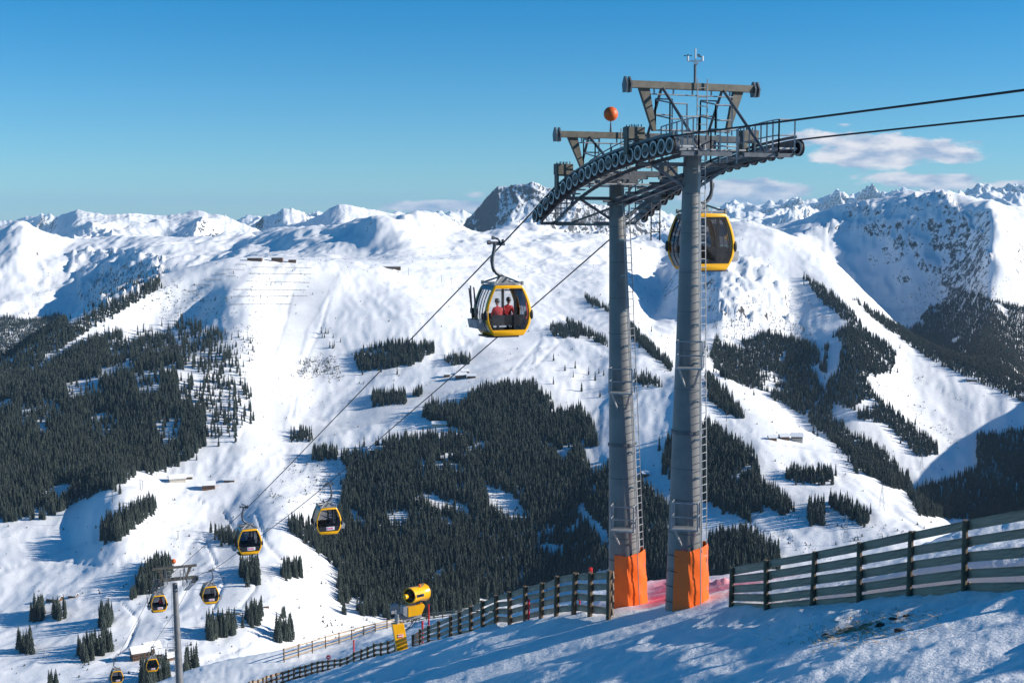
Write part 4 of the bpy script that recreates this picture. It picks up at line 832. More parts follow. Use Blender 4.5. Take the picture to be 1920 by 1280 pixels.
# ------------------------------------------------------------------ seated passengers
def person(gon, x, y, face, jacket, label, lean=0.0):
    CZ = -3.72; f = face                       # face: +1 looks along +y, -1 along -y
    J = {'pelvis': (0, 0, .58), 'waist': (0, .02 * f, .78), 'chest': (0, (.05 + lean) * f, 1.02), 'neck': (0, (.08 + lean) * f, 1.17), 'headb': (0, (.10 + lean) * f, 1.24)}
    vs = []; es = []; rs = []
    def v(p, r): vs.append((p[0] + x, p[1] + y, p[2] + CZ)); rs.append(r); return len(vs) - 1
    a = v(J['pelvis'], (.17, .14)); b = v(J['waist'], (.155, .125)); c = v(J['chest'], (.185, .14)); d = v(J['neck'], (.065, .065)); e = v(J['headb'], (.06, .06)); es += [(a, b), (b, c), (c, d), (d, e)]
    for s in (-1, 1):
        sh = v((s * .19, (.05 + lean) * f, 1.08), (.085, .085)); el_ = v((s * .24, (.16 + lean) * f, .84), (.062, .062)); ha = v((s * .12, (.36 + lean) * f, .76), (.045, .045)); es += [(c, sh), (sh, el_), (el_, ha)]
        hp = v((s * .10, .08 * f, .57), (.11, .11)); kn = v((s * .14, .42 * f, .58), (.085, .085)); an = v((s * .14, .44 * f, .14), (.055, .055)); to = v((s * .14, .58 * f, .10), (.05, .045)); es += [(a, hp), (hp, kn), (kn, an), (an, to)]
    me = bpy.data.meshes.new('person'); me.from_pydata(vs, es, []); o = bpy.data.objects.new('person', me); COL.objects.link(o)
    sk = o.modifiers.new('skin', 'SKIN'); sl = me.skin_vertices[0].data
    for i, r in enumerate(rs): sl[i].radius = r
    sl[0].use_root = True
    o.modifiers.new('sub', 'SUBSURF').levels = 1; o.modifiers['sub'].render_levels = 1
    me.materials.append(jacket)
    # world placement matches the cabin's
    o.location = gon.location; o.rotation_euler = gon.rotation_euler; o.scale = gon.scale; setp(o, label, 'person', 'passengers in the gondolas')
    dg = bpy.context.evaluated_depsgraph_get(); ev = o.evaluated_get(dg); nm = bpy.data.meshes.new_from_object(ev); o.modifiers.clear(); o.data = nm
    nm.materials.clear(); nm.materials.append(jacket); nm.materials.append(M['trousers'])
    for pl in nm.polygons: pl.material_index = 1 if pl.center[2] < CZ + .66 and pl.center[1] * f > y * f - .2 and pl.center[2] < CZ + .70 else 0
    nm.shade_smooth()
    def kid(mb, name, m):
        mm = mb.mesh(name); mm.materials.append(m); mm.shade_smooth(); k = bpy.data.objects.new(name, mm); COL.objects.link(k); k.parent = o
    hy = y + (.13 + lean) * f; hz = CZ + 1.36
    hd = MB(); hd.lathe((x, hy, hz), [(.02, -.125), (.055, -.115), (.075, -.06), (.085, 0), (.088, .05), (.07, .10), (.02, .125)], 14); hd.box((x, hy + .085 * f, hz - .02), (.025, .03, .05)); kid(hd, 'head', M['skin'])
    hl = MB(); hl.lathe((x, hy - .01 * f, hz + .02), [(.112, -.03), (.118, .03), (.105, .09), (.06, .135), (.01, .145)], 14); kid(hl, 'helmet', M['helmet'])
    gg = MB(); gg.box((x, hy + .085 * f, hz + .02), (.15, .05, .06)); kid(gg, 'goggles', M['black'])
    return o
person(G1, -.42, -.62, 1, M['jacket_red'], 'seated person in red jacket and helmet, on the left in the gondola', .05)
person(G1, .48, .60, -1, M['jacket_red'], 'seated person in red jacket further back on the right in the gondola', .08)
person(G4, .30, .55, -1, M['jacket_dark'], 'seated person in dark clothes inside the gondola left of the forest')
person(G6, .35, .58, -1, M['jacket_red'], 'seated person in red jacket inside the gondola at the lower pylon')
# ------------------------------------------------------------------ fences
def post_mesh(r, n=8):
    me = MB().tube([(0, 0, 0), (0, 0, .5), (0, 0, 1)], [r, r, r * .93], n).mesh('post'); me.shade_smooth(); me.set_sharp_from_angle(angle=math.radians(40)); return me
CUBE = MB().box((0, 0, 0), (1, 1, 1)).mesh('board')
def board_between(a, b, hgt, thick, parent, me, name='board', roll=0.0):
    a = Vector(a); b = Vector(b); d = b - a; L_ = d.length; d.normalize(); x = d.cross(Vector((0, 0, 1))).normalized(); z = x.cross(d)
    m = Matrix((x, d, z)).transposed().to_4x4(); m = m @ Matrix.Rotation(roll, 4, 'Y') @ Matrix.Diagonal((thick, L_ * 1.01, hgt, 1)); m.translation = (a + b) / 2
    o = bpy.data.objects.new(name, me); COL.objects.link(o); o.parent = parent; m.translation = m.translation - WL[parent]; o.matrix_local = m; return o
def fence(spots, heights, levels, bh, thick, pr, label, mp, mbd, ext=0.12, jitter=0.02, side=1, lean=0.03):
    root = thing('wooden_fence', spots[0], label, 'fence'); pm = post_mesh(pr); pm.materials.append(mp); bmesh_ = CUBE.copy(); bmesh_.materials.append(mbd)
    tops = []
    for q, h in zip(spots, heights):
        ln = Vector((random.uniform(-lean, lean), random.uniform(-lean, lean), 1)).normalized(); rot = Vector((0, 0, 1)).rotation_difference(ln).to_matrix().to_4x4()
        o = bpy.data.objects.new('post', pm); COL.objects.link(o); o.parent = root; m = rot @ Matrix.Diagonal((1, 1, h + .5, 1)); m.translation = q - Vector((0, 0, .5)) - WL[root]; o.matrix_local = m; tops.append((q, ln, h))
    for (q0, l0, h0), (q1, l1, h1) in zip(tops[:-1], tops[1:]):
        d = (q1 - q0).normalized(); off = d.cross(Vector((0, 0, 1))).normalized(); off = off * ((1 if off.dot(q0) > 0 else -1) * (pr + thick / 2))
        for lv in levels:
            a = q0 + l0 * (h0 * lv + random.uniform(-jitter, jitter)) + off - d * ext; b = q1 + l1 * (h1 * lv + random.uniform(-jitter, jitter)) + off + d * ext
            board_between(a, b, bh * random.uniform(.92, 1.08), thick, root, bmesh_)
    return root
def near_at(px, py, d=None):
    if d is None: return NEAR.hit(px, py, 6)
    q = at(px, py, d); q.z = float(NEAR.z(q.x, q.y)); return q
# right fence
rf_p = [(1370,1143,45.8),(1437,1145,42.5),(1522,1138,40.2),(1611,1130,38.2),(1704,1118,36.7),(1808,1108,34.7),(1932,1097,32.7),(2085,1083,30.5)]
sp = [near_at(*a) for a in rf_p]
hs_ = []
for (px, py, d), top, q in zip(rf_p, (1064,1049,1033,1016,996,974,948,918), sp): hs_.append(max(1.2, at(px, top, d).z - q.z))
fence(sp, hs_, (.92, .69, .46, .23, .03), .25, .05, .085, 'weathered wooden board fence right of the pylon legs', M['wood_post'], M['wood_dark'], side=1)
# left fence, running downhill from the pylon
lf = [(1141,1150,51),(1106,1149,52.5),(1075,1150,54),(1043,1153,57),(1014,1158,60.5),(985,1165,63.5),(956,1171,66.5),(930,1177,68.5),(905,1184,71),(883,1189,75.5),(862,1195,81),(844,1199,88),(823,1205,97),(803,1209,106),(787,1213,114),(774,1217,121)]
lt = [1069,1072,1073,1080,1092,1098,1109,1116,1125,1135,1146,1154,1163,1172,1179,1189]
sp = [near_at(*a) for a in lf]; hs_ = [max(1.0, at(a[0], t, a[2]).z - q.z) for a, t, q in zip(lf, lt, sp)]
fence(sp, hs_, (.90, .66, .42, .16), .27, .05, .11, 'dark board fence climbing from the snow gun to the pylon', M['wood_post'], M['wood_dark'], side=1)
# lower fence
lf = [(741,1225,130),(728,1229,133),(714,1233,136),(702,1237,139),(689,1240,142),(677,1243,144),(664,1247,147),(651,1250,149),(638,1252,151),(627,1253,152.5),(615,1255,154),(605,1257,155),(595,1259,156),(584,1262,157),(573,1266,158),(562,1270,159),(551,1273,159),(541,1276,159.5),(530,1279,159.5),(519,1281,159),(509,1284,158),(500,1285,157),(493,1285,155),(485,1285,152),(475,1284,148),(467,1283,145)]
hh = [30,29,28,27,25,24,23.5,23,23,23,23,23.5,24,24,24,24.5,25,25,25.5,26,26,26.5,27,28,29,30]
sp = [near_at(*a) for a in lf]; hs_ = [h * a[2] / F for a, h in zip(lf, hh)]
fence(sp, hs_, (.86, .5, .14), .27, .05, .12, 'small dark board fence winding downhill at the lower left edge', M['wood_post'], M['wood_dark'], side=1)
# pale rail fence behind the piste
wf = [(533,1241),(560,1232),(586,1224),(611,1215),(636,1207),(660,1199),(682,1191),(704,1184),(726,1178),(748,1172),(772,1167),(800,1162),(830,1157),(862,1153),(895,1151),(925,1150),(955,1149)]
wh = [27,26,25,24,23,20,19,17,16,15.5,15,14,13,12,11,10,9]
sp = [near_at(px, py) for px, py in wf]; hs_ = [h * q.y / F for q, h in zip(sp, wh)]
fence(sp, hs_, (.9, .56, .22), .2, .06, .10, 'pale timber rail fence beyond the dark fence, behind the snow gun', M['wood_post'], M['wood_light'], side=1)
# ------------------------------------------------------------------ red piste poles and arrow sign
def pole(px, py, top, d, r, label, tipcol=None, nm='piste_pole'):
    q = near_at(px, py, d) if d else near_at(px, py); h = at(px, top, q.y).z - q.z
    o = thing(nm, q, label, 'pole', 'red piste marker poles')
    MB().tube([q - Vector((0, 0, .4)), q + Vector((0, 0, h)) + Vector((random.uniform(-.03, .03), 0, 0))], r, 6).build('shaft', M['red'], o, smooth=True)
    MB().lathe(q + Vector((0, 0, h)), [(r * 1.3, -.04), (r * 1.3, .04), (r * .5, .07)], 8).build('cap', M['red'], o); return o
pole(1107, 1128, 1066, 60, .07, 'orange-red marker pole behind the dark fence beside the left pylon leg')
pole(991, 1140, 1125, 62, .05, 'short red marker pole seen through the middle of the dark fence')
pole(1086, 1140, 1124, 66, .05, 'short red marker pole just left of the tall pole by the pylon')
pole(804, 1161, 1133, 190, .11, 'red marker pole on the piste right of the snow gun')
pole(792, 1204, 1165, 130, .09, 'slim red marker pole behind the fence end beside the snow gun')
pole(664, 1240, 1200, 170, .10, 'red marker pole between the two lower fences')
pole(1853, 1032, 988, 62, .045, 'red marker pole in the snow behind the right fence')
q = near_at(616, 1246, 165); sg = thing('arrow_sign', q, 'round red sign with white arrow behind the lower dark fence', 'sign')
MB().tube([q - Vector((0, 0, .4)), q + Vector((0, 0, .9))], .07, 6).build('shaft', M['red'], sg)
MB().lathe(q + Vector((0, 0, 1.25)), [(.30, -.02), (.30, .02)], 20, Matrix.Rotation(math.pi / 2, 3, 'X')).build('disc', M['red'], sg)
MB().prism([q + Vector((x, -.03, 1.25 + z)) for x, z in ((-.18, -.05), (.02, -.05), (.02, -.15), (.2, 0), (.02, .15), (.02, .05), (-.18, .05))], (0, -.015, 0)).build('arrow', M['white'], sg)
# ------------------------------------------------------------------ snow gun on its lift stand
q = near_at(757, 1221, 118); SG = thing('snow_gun', q, 'yellow fan snow gun on a yellow lift stand beside the fence', 'snow gun'); k = 118 / F
def gp(px, py, dy=0.0): return at(px, py, 118 + dy + (px - 770) * k * 0.42)
a = gp(746, 1168); b = gp(757, 1221)
sx_ = 12.5 * k; ax = (a - b)
MB().prism([b + Vector((-sx_ * .75, -.55, -.4)), b + Vector((sx_ * .95, -.10, -.4)), b + Vector((sx_ * .60, .55, -.4)), b + Vector((-sx_ * 1.1, .2, -.4))], ax + Vector((0, 0, .4))).build('stand', M['yellow'], SG, bevel=.03)
st = MB(); c = (a * .6 + b * .4); st.box(c + Vector((.06, -.36, 0)), (.52, .02, .34), Matrix.Rotation(.41, 3, 'Z')); so = st.build('warning_panel', M['white'], SG)
st = MB(); st.box(c + Vector((.05, -.385, .1)), (.44, .015, .08), Matrix.Rotation(.41, 3, 'Z')); st.box(c + Vector((.07, -.38, -.1)), (.44, .015, .08), Matrix.Rotation(.41, 3, 'Z')); st.build('warning_print', M['red'], so)
p0 = gp(744, 1170); p1 = gp(745, 1150); MB().tube([p0, p1], .22, 10).build('neck', M['galv'], SG)
hg = MB(); hg.bar(gp(737, 1150), gp(736, 1136), .18, .4); hg.bar(gp(746, 1152), gp(742, 1136), .2, .45); hg.bar(gp(733, 1139), gp(746, 1135), .3, .5); hg.bar(gp(743, 1150), gp(757, 1159), .16, .3); hg.bar(gp(755, 1159), gp(790, 1151), .14, .5); hg.build('swivel_arm', M['galv'], SG, bevel=.02)
# control box under the barrel
bxp = [gp(759, 1139), gp(766, 1155), gp(790, 1150), gp(797, 1131), gp(795, 1129), gp(768, 1138)]
MB().prism([v + Vector((0, -.45, 0)) for v in [gp(766, 1154), gp(791, 1149), gp(797.5, 1133), gp(795, 1129), gp(766, 1136)]], (-.4, .9, 0)).build('control_box', M['yellow'], SG, bevel=.03)
MB().prism([v + Vector((0, -.40, 0)) for v in [gp(757, 1150), gp(765.6, 1154), gp(765.6, 1136), gp(757, 1135)]], (-.35, .8, 0)).build('box_door', M['galv'], SG)
MB().prism([v + Vector((0, -.25, 0)) for v in [gp(780, 1131), gp(789, 1129), gp(787, 1118), gp(781, 1120)]], (0, .5, 0)).build('pivot_bracket', M['dark_plastic'], SG)
# barrel: axis from the left mouth to the right, tilted
m0 = gp(767, 1116.5, -.55); m1 = gp(795, 1109, .75); axis = (m1 - m0); Lb = axis.length; R3 = Vector((0, 0, 1)).rotation_difference(axis.normalized()).to_matrix()
MB().lathe(m0, [(.66, 0), (.70, .02), (.72, .3), (.66, Lb * .62), (.74, Lb * .9), (.80, Lb * .98), (.76, Lb), (.62, Lb * .96), (.58, Lb * .5), (.60, .3), (.62, .02), (.66, 0)], 28, R3, cap=False).build('barrel', M['yellow'], SG, smooth=True)
MB().lathe(m0 + axis.normalized() * .35, [(.60, 0), (.60, .05)], 24, R3).build('fan_grille', M['dark_plastic'], SG)
sp_ = MB()
for kk in range(10):
    an = kk * math.pi / 5; sp_.tube([m0 + R3 @ Vector((.1 * math.cos(an), .1 * math.sin(an), .04)), m0 + R3 @ Vector((.62 * math.cos(an), .62 * math.sin(an), .04))], .03, 5)
sp_.lathe(m0, [(.30, .0), (.36, .0), (.36, .06), (.30, .06)], 20, R3); sp_.build('guard', M['black'], SG)
MB().lathe(m0 - axis.normalized() * .50, [(.05, -.25), (.2, -.18), (.24, 0), (.2, .18), (.08, .3), (.08, .55)], 16, R3).build('nose_cone', M['yellow'], SG, smooth=True)
lo = gp(789, 1116, -1.35); MB().bar(lo + Vector((-.38, 0, -.08)), lo + Vector((.3, 0, .08)), .02, .26).build('badge', M['galv'], SG)
MB().bar(lo + Vector((-.22, -.02, -.05)), lo + Vector((.16, -.02, .05)), .02, .12).build('badge_lettering', M['dark_plastic'], SG)
cb = MB()
for dx in (0, 5): cb.tube([gp(778 + dx, 1154), gp(774 + dx, 1166), gp(768 + dx, 1174), gp(760, 1182)], .035, 6)
cb.build('hose', M['black'], SG)
MB().lathe(gp(786.5, 1097), [(.1, -.12), (.1, .1), (.05, .14)], 10).build('beacon', M['ball'], SG)
MB().tube([gp(788, 1101), gp(793, 1096), gp(795, 1094)], .04, 6).build('lifting_lug', M['galv'], SG)
# ------------------------------------------------------------------ straw and clods on the near snow
sb = MB(); cnt = 0
while cnt < 800:
    px = random.gauss(1620, 75); py = 1172 - .17 * (px - 1620) + random.gauss(6, 15)
    if not (1380 < px < 1800 and 1138 < py < 1260): continue
    q = near_at(px, py); a = random.uniform(0, 6.3); l = random.uniform(.08, .28); t = Vector((math.cos(a) * l, math.sin(a) * l * .6, random.uniform(.0, .05))); w = Vector((-math.sin(a), math.cos(a), 0)) * .012
    sb.add([q + w, q - w, q + t - w * .4 + Vector((0, 0, .01)), q + t + w * .4 + Vector((0, 0, .01))], [(0, 1, 2, 3)]); cnt += 1
sb.build('dry_straw', M['straw'], label='thin dry straw and grass poking through the snow', kind='stuff')
def lump(name, q, s, m, label, cat, group, seed):
    bm = bmesh.new(); bmesh.ops.create_icosphere(bm, subdivisions=2, radius=1); r = random.Random(seed)
    for v in bm.verts: v.co *= r.uniform(.78, 1.15); v.co.x *= s[0]; v.co.y *= s[1]; v.co.z *= s[2]
    me = bpy.data.meshes.new(name); bm.to_mesh(me); bm.free(); me.materials.append(m); me.shade_smooth(); o = bpy.data.objects.new(name, me); COL.objects.link(o); o.location = q; o.rotation_euler = (0, 0, r.uniform(0, 6)); return setp(o, label, cat, group)
for i, (px, py, s) in enumerate(((1675,1161,.10),(1650,1173,.13),(1688,1183,.12),(1548,1190,.09),(1699,1155,.07))):
    q = near_at(px, py); lump('soil_clod', q, (s * 1.5, s, s * .55), M['soil'], 'dark earth clod lying in the straw on the near snow', 'clod', 'earth clods on the near snow', i)
for i, (px, py, s) in enumerate(((1871,1030,.2),(1595,1076,.22),(1570,1083,.14),(1640,1072,.13),(1665,1066,.12),(1690,1062,.12),(1485,1086,.13),(1500,1088,.1))):
    q = near_at(px, py, 66 if px > 1500 else 70) if px != 1871 else near_at(px, py, 43)
    lab = 'small white snow figure standing behind the right fence' if i == 0 else 'loose lump of snow on the ploughed bank behind the right fence'
    o = lump('snow_lump', q + Vector((0, 0, s * .4)), (s, s, s * (1.2 if i == 0 else .8)), M['roof_snow'], lab, 'snow', None if i == 0 else 'snow lumps on the bank', 40 + i)
    if i == 0: 
        WL[o] = q + Vector((0, 0, s * .4)); h = lump('head', Vector((0, 0, .29)), (.13, .13, .14), M['roof_snow'], None, None, None, 77); h.parent = o
# ------------------------------------------------------------------ spruces
def crown_mesh(seed, tiers=10, nseg=9, rad=.17, thin=0.0):
    r = random.Random(seed); mb = MB(); H_ = 1.0; z0 = .04
    prev = 0
    for i in range(tiers):
        f = i / (tiers - 1); zc = z0 + (H_ - z0) * (f ** .92) * .93; R_ = rad * (1 - f) ** .82 * r.uniform(.82, 1.12) + .012
        if thin and r.random() < thin: R_ *= .6
        zt_ = min(H_, zc + (.17 - .07 * f)); droop = R_ * .42; a0 = r.uniform(0, 6.3); vs = [(0, 0, zt_)]
        n = nseg * 2 if i < tiers - 3 else nseg
        for k in range(n):
            a = a0 + 2 * math.pi * k / n; rr = R_ * (r.uniform(.86, 1.22) if k % 2 == 0 else r.uniform(.48, .66)); vs.append((rr * math.cos(a), rr * math.sin(a), zc - droop * (rr / R_) + r.uniform(-.012, .012)))
        mb.add(vs, [(0, 1 + k, 1 + (k + 1) % n) for k in range(n)])
    me = bpy.data.meshes.new('crown'); me.from_pydata(mb.v, [], mb.f); me.materials.append(M['spruce']); return me
CROWN = [crown_mesh(100 + i, 10, 8, r_, th) for i, (r_, th) in enumerate(((.17, 0), (.145, .1), (.19, .05), (.13, .15), (.16, .25)))]
LARCH = [crown_mesh(200 + i, 9, 7, .15, .4) for i in range(2)]
for me in LARCH: me.materials.clear(); me.materials.append(M['larch'])
TRUNK = MB().tube([(0, 0, -.06), (0, 0, .1), (0, 0, .9)], [.022, .018, .004], 6).mesh('trunk'); TRUNK.materials.append(M['bark'])
# forest areas: polygons traced in the photograph, dropped onto the terrain. (label, polygon, density, height range, share of larch)
FO = []
def fo(label, poly, dens, h=(15, 24), larch=0.0): FO.append((label, poly, dens, h, larch))
fo('spruce in the broad forest on the left slope', [(-20,745),(100,705),(160,668),(230,640),(320,628),(345,690),(380,750),(388,830),(345,872),(255,892),(212,918),(150,938),(100,967),(40,978),(-20,975)], 1.0)
fo('spruce in the broad forest on the left slope', [(200,645),(330,600),(420,625),(485,770),(450,835),(385,835),(360,760),(330,640)], .30)
fo('spruce in the broad forest on the left slope', [(-20,715),(60,700),(170,640),(230,620),(230,640),(100,705),(-20,750)], .7)
fo('spruce on the shadowed ridge at far left', [(-20,700),(80,645),(167,592),(300,524),(295,545),(170,618),(60,690),(-20,740)], .9, (12, 20))
fo('spruce in the upper part of the central forest', [(792,785),(800,768),(868,765),(885,745),(905,733),(960,725),(1000,725),(1022,748),(1050,778),(1090,772),(1116,806),(1120,838),(1085,838),(1104,876),(1106,905),(1060,890),(1000,868),(930,850),(900,835),(880,812),(850,800)], 1.0)
fo('spruce in the central forest below the pistes', [(640,862),(740,828),(870,818),(905,842),(960,850),(1090,858),(1106,925),(1076,962),(1120,1010),(1145,1040),(1145,1065),(1050,1092),(950,1112),(850,1150),(760,1162),(700,1154),(640,1152),(630,1095),(640,1072),(570,1016),(540,995),(545,978),(570,982),(600,1004),(635,1005),(632,975),(642,935),(652,880)], 1.0)
fo('spruce in the strip of forest between the pylon legs', [(1092,912),(1140,880),(1200,905),(1258,965),(1258,1135),(1200,1135),(1145,1060),(1142,1005),(1112,974),(1094,945)], .95)
fo('spruce in the forest strip right of the pylon', [(1240,880),(1252,828),(1330,800),(1372,828),(1420,866),(1422,905),(1452,925),(1487,953),(1470,968),(1430,944),(1430,958),(1410,978),(1330,945),(1245,890)], 1.0)
fo('spruce in the dark wood above the left end of the right fence', [(1325,1015),(1360,1008),(1400,1006),(1440,1026),(1462,1048),(1462,1085),(1325,1095)], .8)
fo('spruce in the flat-topped clump on the right piste', [(1472,893),(1490,885),(1560,888),(1565,908),(1492,906)], 1.0, (14, 20))
fo('spruce in the narrow clump on the right piste', [(1517,950),(1545,950),(1546,985),(1518,984)], 1.1, (16, 24))
fo('spruce in the slanting clump on the right piste', [(1548,940),(1590,946),(1630,972),(1622,988),(1562,956)], 1.1, (14, 22))
fo('spruce in the steep wood beside the gully on the right', [(1322,705),(1345,720),(1398,785),(1365,778),(1330,752)], .9, (13, 20))
fo('spruce in the large shaded forest on the right spur', [(1330,665),(1342,635),(1400,640),(1440,625),(1530,650),(1540,690),(1552,640),(1590,612),(1650,640),(1682,660),(1672,698),(1622,708),(1642,745),(1702,795),(1757,835),(1757,853),(1722,858),(1662,795),(1602,785),(1572,765),(1582,805),(1642,835),(1702,893),(1712,922),(1662,913),(1602,885),(1592,855),(1532,805),(1482,765),(1402,725),(1352,705)], .85, (13, 20))
fo('spruce in the wood along the upper right gully', [(1500,515),(1530,530),(1562,555),(1602,592),(1640,640),(1600,615),(1540,565)], .5, (12, 18))
fo('spruce in the shaded forest at the right edge', [(1765,570),(1800,545),(1960,590),(1960,730),(1850,706),(1780,682),(1702,625),(1742,580)], .9, (11, 17), .25)
fo('spruce along the far side of the right ridge', [(1600,560),(1680,610),(1760,660),(1850,700),(1960,745),(1960,770),(1830,716),(1740,672),(1640,600)], .4, (12, 18))
fo('spruce in the dark wood in the lower right shade', [(1832,820),(1960,800),(1960,985),(1722,968),(1702,925),(1792,898),(1832,880)], .6, (13, 20))
fo('spruce in the scattered bushes under the right cliffs', [(1330,600),(1450,590),(1520,620),(1540,650),(1440,630),(1340,640)], .12, (6, 11), .5)
fo('larch on the shaded right mountain flank', [(1700,560),(1760,500),(1850,500),(1870,560),(1790,560)], .10, (7, 12), .7)
fo('spruce in the wood on the shaded flank at upper left', [(170,520),(250,490),(320,505),(250,550),(160,600)], .12, (9, 14))
fo('spruce in the dark valley wood at the far left', [(-20,590),(60,600),(110,590),(150,620),(60,650),(-20,690)], .5, (12, 18))
fo('spruce in the long clump in the centre of the white slope', [(665,672),(690,655),(740,645),(812,648),(816,662),(772,685),(702,695),(670,695)], 1.0, (14, 20))
fo('spruce in the small clump above the restaurant', [(826,672),(880,667),(880,684),(842,684)], .9, (13, 18))
fo('spruce in the clump below the long central clump', [(696,740),(760,738),(762,757),(700,762)], .9, (14, 20))
fo('spruce in the pair right of the central clump', [(776,733),(790,733),(790,742),(776,742)], 1.0, (15, 20))
fo('spruce in the round clump beside the left cable', [(545,808),(585,808),(585,828),(545,828)], 1.2, (12, 16))
fo('spruce in the clump left of the central forest', [(588,850),(630,846),(632,862),(588,864)], 1.2, (16, 22))
fo('dwarf pine in the scattered patch beside the left piste', [(560,670),(630,675),(632,710),(566,708)], .55, (3, 8))
fo('spruce in the group right of the uphill gondola', [(1030,610),(1086,618),(1086,634),(1036,630)], .5, (13, 18))
fo('spruce in the row left of the pylon', [(1095,555),(1145,580),(1160,592),(1105,570)], .6, (13, 18))
fo('spruce in the long row between the pylon legs', [(1180,610),(1262,690),(1262,700),(1180,630)], .8, (13, 20))
fo('spruce in the lower row between the pylon legs', [(1186,705),(1235,718),(1235,726),(1190,718)], .7, (13, 20))
fo('spruce in the row left of the left pylon leg', [(1060,600),(1140,640),(1140,652),(1070,620)], .4, (13, 18))
fo('spruce dotted on the open slope left of the pylon', [(1010,670),(1135,660),(1135,760),(1030,730)], .02, (13, 18))
fo('spruce dotted on the left open slope', [(340,600),(480,640),(480,700),(400,680)], .10, (8, 16))
fo('spruce dotted at the top of the white slope', [(600,620),(660,640),(660,660),(600,650)], .10, (12, 16))
fo('spruce in the dark slanting clump on the lower left slope', [(190,1016),(190,985),(230,968),(285,945),(293,955),(252,988),(226,1012)], 1.3, (16, 24))
fo('spruce in the tall clump behind the lower pylon', [(258,1118),(262,1092),(290,1060),(322,1062),(322,1080),(292,1108)], 1.5, (16, 25))
fo('spruce in the pair left of the lower pylon', [(241,1116),(256,1114),(256,1122),(241,1122)], 1.2, (13, 17))
fo('spruce in the narrow clump by the barn at far left', [(59,1145),(84,1140),(82,1162),(62,1165)], 1.4, (19, 26))
fo('spruce in the pair under the barn', [(100,1148),(124,1148),(124,1162),(102,1162)], 1.2, (17, 22))
fo('spruce in the clump between barn and lower pylon', [(186,1160),(212,1155),(206,1176),(188,1176)], 1.3, (19, 26))
fo('spruce in the leftmost lower clump', [(33,1212),(62,1215),(62,1228),(36,1224)], 1.2, (18, 24))
fo('spruce in the clump on the bank at lower left', [(143,1225),(160,1212),(208,1205),(208,1222),(160,1242)], .9, (18, 26))
fo('spruce in the broad clump right of the lower pylon', [(388,1180),(440,1172),(442,1190),(392,1200)], 1.4, (18, 25))
fo('tall spruce in the slim group above the rail fence', [(466,1160),(490,1148),(488,1172),(468,1180)], 1.3, (20, 27))
fo('lone spruce on the slope above the rail fence', [(525,1154),(536,1154),(536,1160),(525,1160)], 1.6, (15, 17))
fo('spruce in the pair just above the rail fence', [(514,1192),(548,1188),(548,1200),(516,1204)], .9, (22, 28))
fo('spruce in the clump beside the empty gondola', [(400,1000),(430,1002),(447,1022),(420,1020)], 1.2, (15, 20))
fo('spruce in the narrow clump below the gondola with the dark-clothed passenger', [(448,1070),(478,1060),(488,1098),(462,1092)], 1.6, (16, 24))
fo('spruce in the clump on the piste left of the forest', [(526,1068),(566,1064),(566,1082),(530,1086)], 1.5, (16, 22))
fo('spruce in the pair at the foot of the lower pylon', [(346,1248),(370,1244),(370,1260),(348,1262)], 1.0, (20, 27))
fo('spruce in the clump below the lower pylon', [(266,1276),(312,1262),(312,1290),(268,1300)], 1.1, (20, 28))
fo('spruce at the bottom edge on the left', [(94,1284),(110,1284),(110,1296),(94,1296)], 1.2, (16, 20))
CLEAR = [[(908,908),(960,925),(995,972),(958,980),(918,955)], [(766,932),(812,925),(855,952),(822,962)], [(822,852),(884,846),(892,856),(826,864)], [(1078,958),(1132,1008),(1142,1022),(1142,1000),(1102,960)], [(1000,1000),(1045,985),(1040,1000),(990,1015)], [(1555,640),(1580,640),(1570,700),(1548,720)], [(1560,760),(1610,770),(1600,800),(1560,790)]]
CLEAR2 = [([(200,640),(330,615),(340,660),(210,680)], .85), ([(330,690),(372,700),(380,770),(340,760)], .9), ([(20,760),(110,745),(120,790),(40,800)], .8), ([(150,790),(230,770),(240,810),(160,830)], .6), ([(120,720),(180,705),(200,740),(130,755)], .95), ([(190,690),(260,670),(250,700),(180,715)], .94), ([(290,790),(340,780),(335,830),(295,830)], .93), ([(250,700),(300,690),(300,740),(260,745)], .9), ([(1420,690),(1460,700),(1470,740),(1430,730)], .9)]
